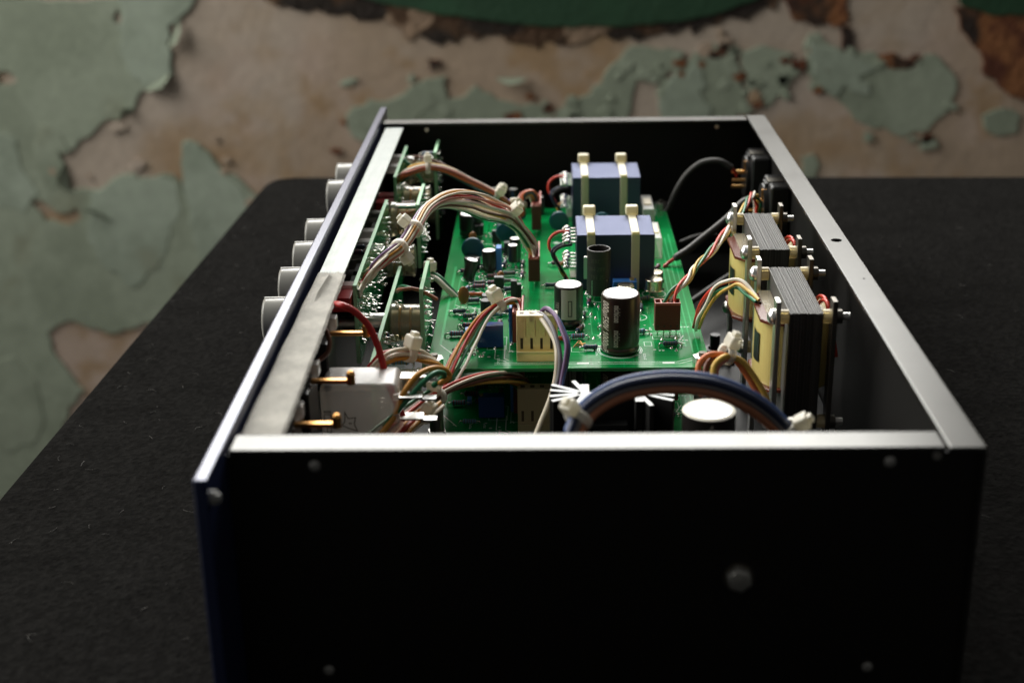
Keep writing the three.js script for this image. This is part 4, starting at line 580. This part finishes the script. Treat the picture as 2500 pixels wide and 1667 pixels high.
{ const o = H('red, white and orange wires running from the near maroon connector over the board edge', 'wires', at('h3', 5));
  const ends = null, starts = Array.from({ length: 8 }, (_, k) => [80, -28, -191 - k * 2]);
  harness(o, ROUTES.h3, ['white', 'red', 'green', 'amber', 'cream', 'pink', 'amber', 'white'], .66, { twist: .5, loose: [1, .8, .9, .75, 1.2, 1.7, 1.7, 1.3, .9, 1, 1.2], starts, ends });
  tie(o, at('h3', 3), dirAt('h3', 3), 2.3, [-.5, .9, .2], 1.25); tie(o, at('h3', 8), dirAt('h3', 8), 3.2, [-.4, .7, .8], 1.1); }
{ const o = H('green, red and yellow wires bending back under the edge of the upper board', 'wires', at('h4', 3));
  harness(o, ROUTES.h4, ['green', 'brightRed', 'white', 'amber', 'yellow', 'brown', 'cream', 'green'], .7, { twist: .7, loose: [1.3, 1.1, .9, 1.2, 1.5, 1.4, 1.2] }); }
{ const o = H('short orange and red wires with a tie beside the white power switch', 'wires', at('h4b', 1));
  harness(o, ROUTES.h4b, ['amber', 'red', 'brightRed', 'cream'], .9, { twist: .6, loose: [1.2, 1, 1] }); tie(o, at('h4b', 2), dirAt('h4b', 2), 2, [.2, .9, .5], 1); }
{ const o = H('white, purple and blue wires looping out of the white nylon connector', 'wires', at('w5a', 4));
  for (const [k, c, r] of [['w5a', 'cream', 1], ['w5b', 'grey', .95], ['w5c', 'purple', .9], ['w5d', 'blue', .9]]) part(o, 'wire', capped(ROUTES[k], r, 60, 8), WIRE[c]); }
{ const o = H('yellow and green wires looping up beside the white power switch', 'wires', at('h6a', 3));
  part(o, 'wire', capped(ROUTES.h6a, 1.1, 50, 8), WIRE.amber); part(o, 'wire', capped(ROUTES.h6b, 1.1, 50, 8), WIRE.green); }
{ const o = thing('red_wire', 'single thick red wire curving down past the power switch', 'wire', at('red', 3)); part(o, 'wire', capped(ROUTES.red, 1.3, 50, 10), WIRE.red); }
{ const o = H('pale wires with an upright tie between the control boards and the corner standoff', 'wires', at('h8', 3));
  harness(o, ROUTES.h8, ['white', 'cream', 'red', 'white', 'amber'], .8, { twist: .6, loose: [1.6, 1.4, 1.1, 1.2, 1.2] }); tie(o, at('h8', 3), dirAt('h8', 3), 2.2, [0, 1, .1], 1.2); }
{ const o = H('pale wires with a tie running under the left edge of the upper board', 'wires', [42, -34, -262]);
  harness(o, [[33, -40, -270], [37, -37, -266], [41, -37, -262], [46, -41, -258], [52, -47, -256]], ['white', 'green', 'red', 'cream'], .8, { twist: .4 }); tie(o, [37, -37, -266], [1, 0, .9], 2, [.1, 1, 0], 1.1); }
{ const o = H('twisted red, green, yellow and white wires climbing to the rear audio socket', 'wires', at('h9', 4));
  harness(o, ROUTES.h9, ['green', 'yellow', 'white', 'brightRed'], .68, { twist: 7, loose: [1, 1.1, 1.3, .9, 1.3, 1.3, 1, .9, 1.4, 1.5, 1.2], starts: [[139.2, -31, -204.5], [141.9, -31, -204.5], [144.6, -31, -204.5], [147.2, -31, -204.5]] }); }
{ const o = H('four coloured wires arching into the brown cheek of the near transformer', 'wires', at('h10', 3));
  o.userData.label = 'four coloured wires arching into the brown coil cheek of a laminated transformer';
  harness(o, ROUTES.h10, ['brightRed', 'green', 'yellow', 'white'], .72, { twist: 1.6, loose: [1.2, 1.6, 1.9, 1.7, 1.4, .9] }); }
function cable(label, routes) { const o = thing('grey_cable', label, 'cable', routes[0][1][1]); for (const [name, pts, r, mat] of routes) part(o, name, capped(pts, r, 60, 10), mat); }
cable('dark grey cable arching from the board corner to the corner audio socket', [['jacket', ROUTES.c1, 1.7, M.rubber], ['lead', ROUTES.c1r, .8, WIRE.red], ['lead', [at('c1', 7), [at('c1', 7)[0] + 3, at('c1', 7)[1] - 3, -399], [197, -26, -401]], .8, WIRE.red]]);
cable('straight dark grey cable rising from its red lead on the board', [['jacket', ROUTES.c2, 1.9, M.rubber], ['lead', ROUTES.c2r, .9, WIRE.red]]);
cable('thin dark grey cable below the board edge', [['jacket', ROUTES.c3, 1.5, M.rubber]]);
cable('dark grey cable lying low beside the yellow coil', [['jacket', ROUTES.c4, 1.6, M.rubber]]);
{ const o = H('thick blue, grey and brown mains wires arching over the fat capacitor', 'wires', at('h13', 4));
  const off = [['blue', 0, 1.2, -1.8], ['grey', 0, -.5, 1], ['navy', 0, .9, 1.2], ['copperBrown', 0, -2.8, 1.6], ['brown', 0, -2.4, -1.4]];
  for (const [c, dx, dy, dz] of off) part(o, 'wire', capped(ROUTES.h13.map((p, i) => { const d = dirAt('h13', i), L = Math.hypot(d[0], d[1]); return [p[0] - d[1] / L * dy + dx, p[1] + d[0] / L * dy, p[2] + dz]; }), 1.42, 70, 10), WIRE[c]);
  tie(o, at('h13', 1), dirAt('h13', 1), 3.6, [-.5, .9, .4], 1.1); tie(o, at('h13', 9), dirAt('h13', 9), 3.6, [.2, .9, .2], 1.15); }
{ const o = H('orange and yellow wires looped with a tie at the board corner', 'wires', at('h14', 3));
  for (const [c, dx, dy, dz] of [['orange', -1.6, 0, 1], ['yellow', 2.2, -.4, 2.2], ['brown', .6, -2, -1.4], ['pink', 3, -2.2, .4]]) part(o, 'wire', capped(ROUTES.h14.map((p, i) => [p[0] + dx * (i < 4 ? 1.4 : .7), p[1] + dy * .8, p[2] + dz]), 1.15, 50, 9), WIRE[c]);
  tie(o, at('h14', 4), dirAt('h14', 4), 3, [.35, 1, .1], 1.15); }
part(thing('thin_white_wire', 'thin white wire stub standing in front of the fat capacitor', 'wire', [148, -40, -66]), 'wire', capped([[147.5, -45, -66], [147.4, -34, -67], [148.4, -29.5, -69]], .8, 20, 7), WIRE.white);

flags(scene);
renderer.render(scene, camera);
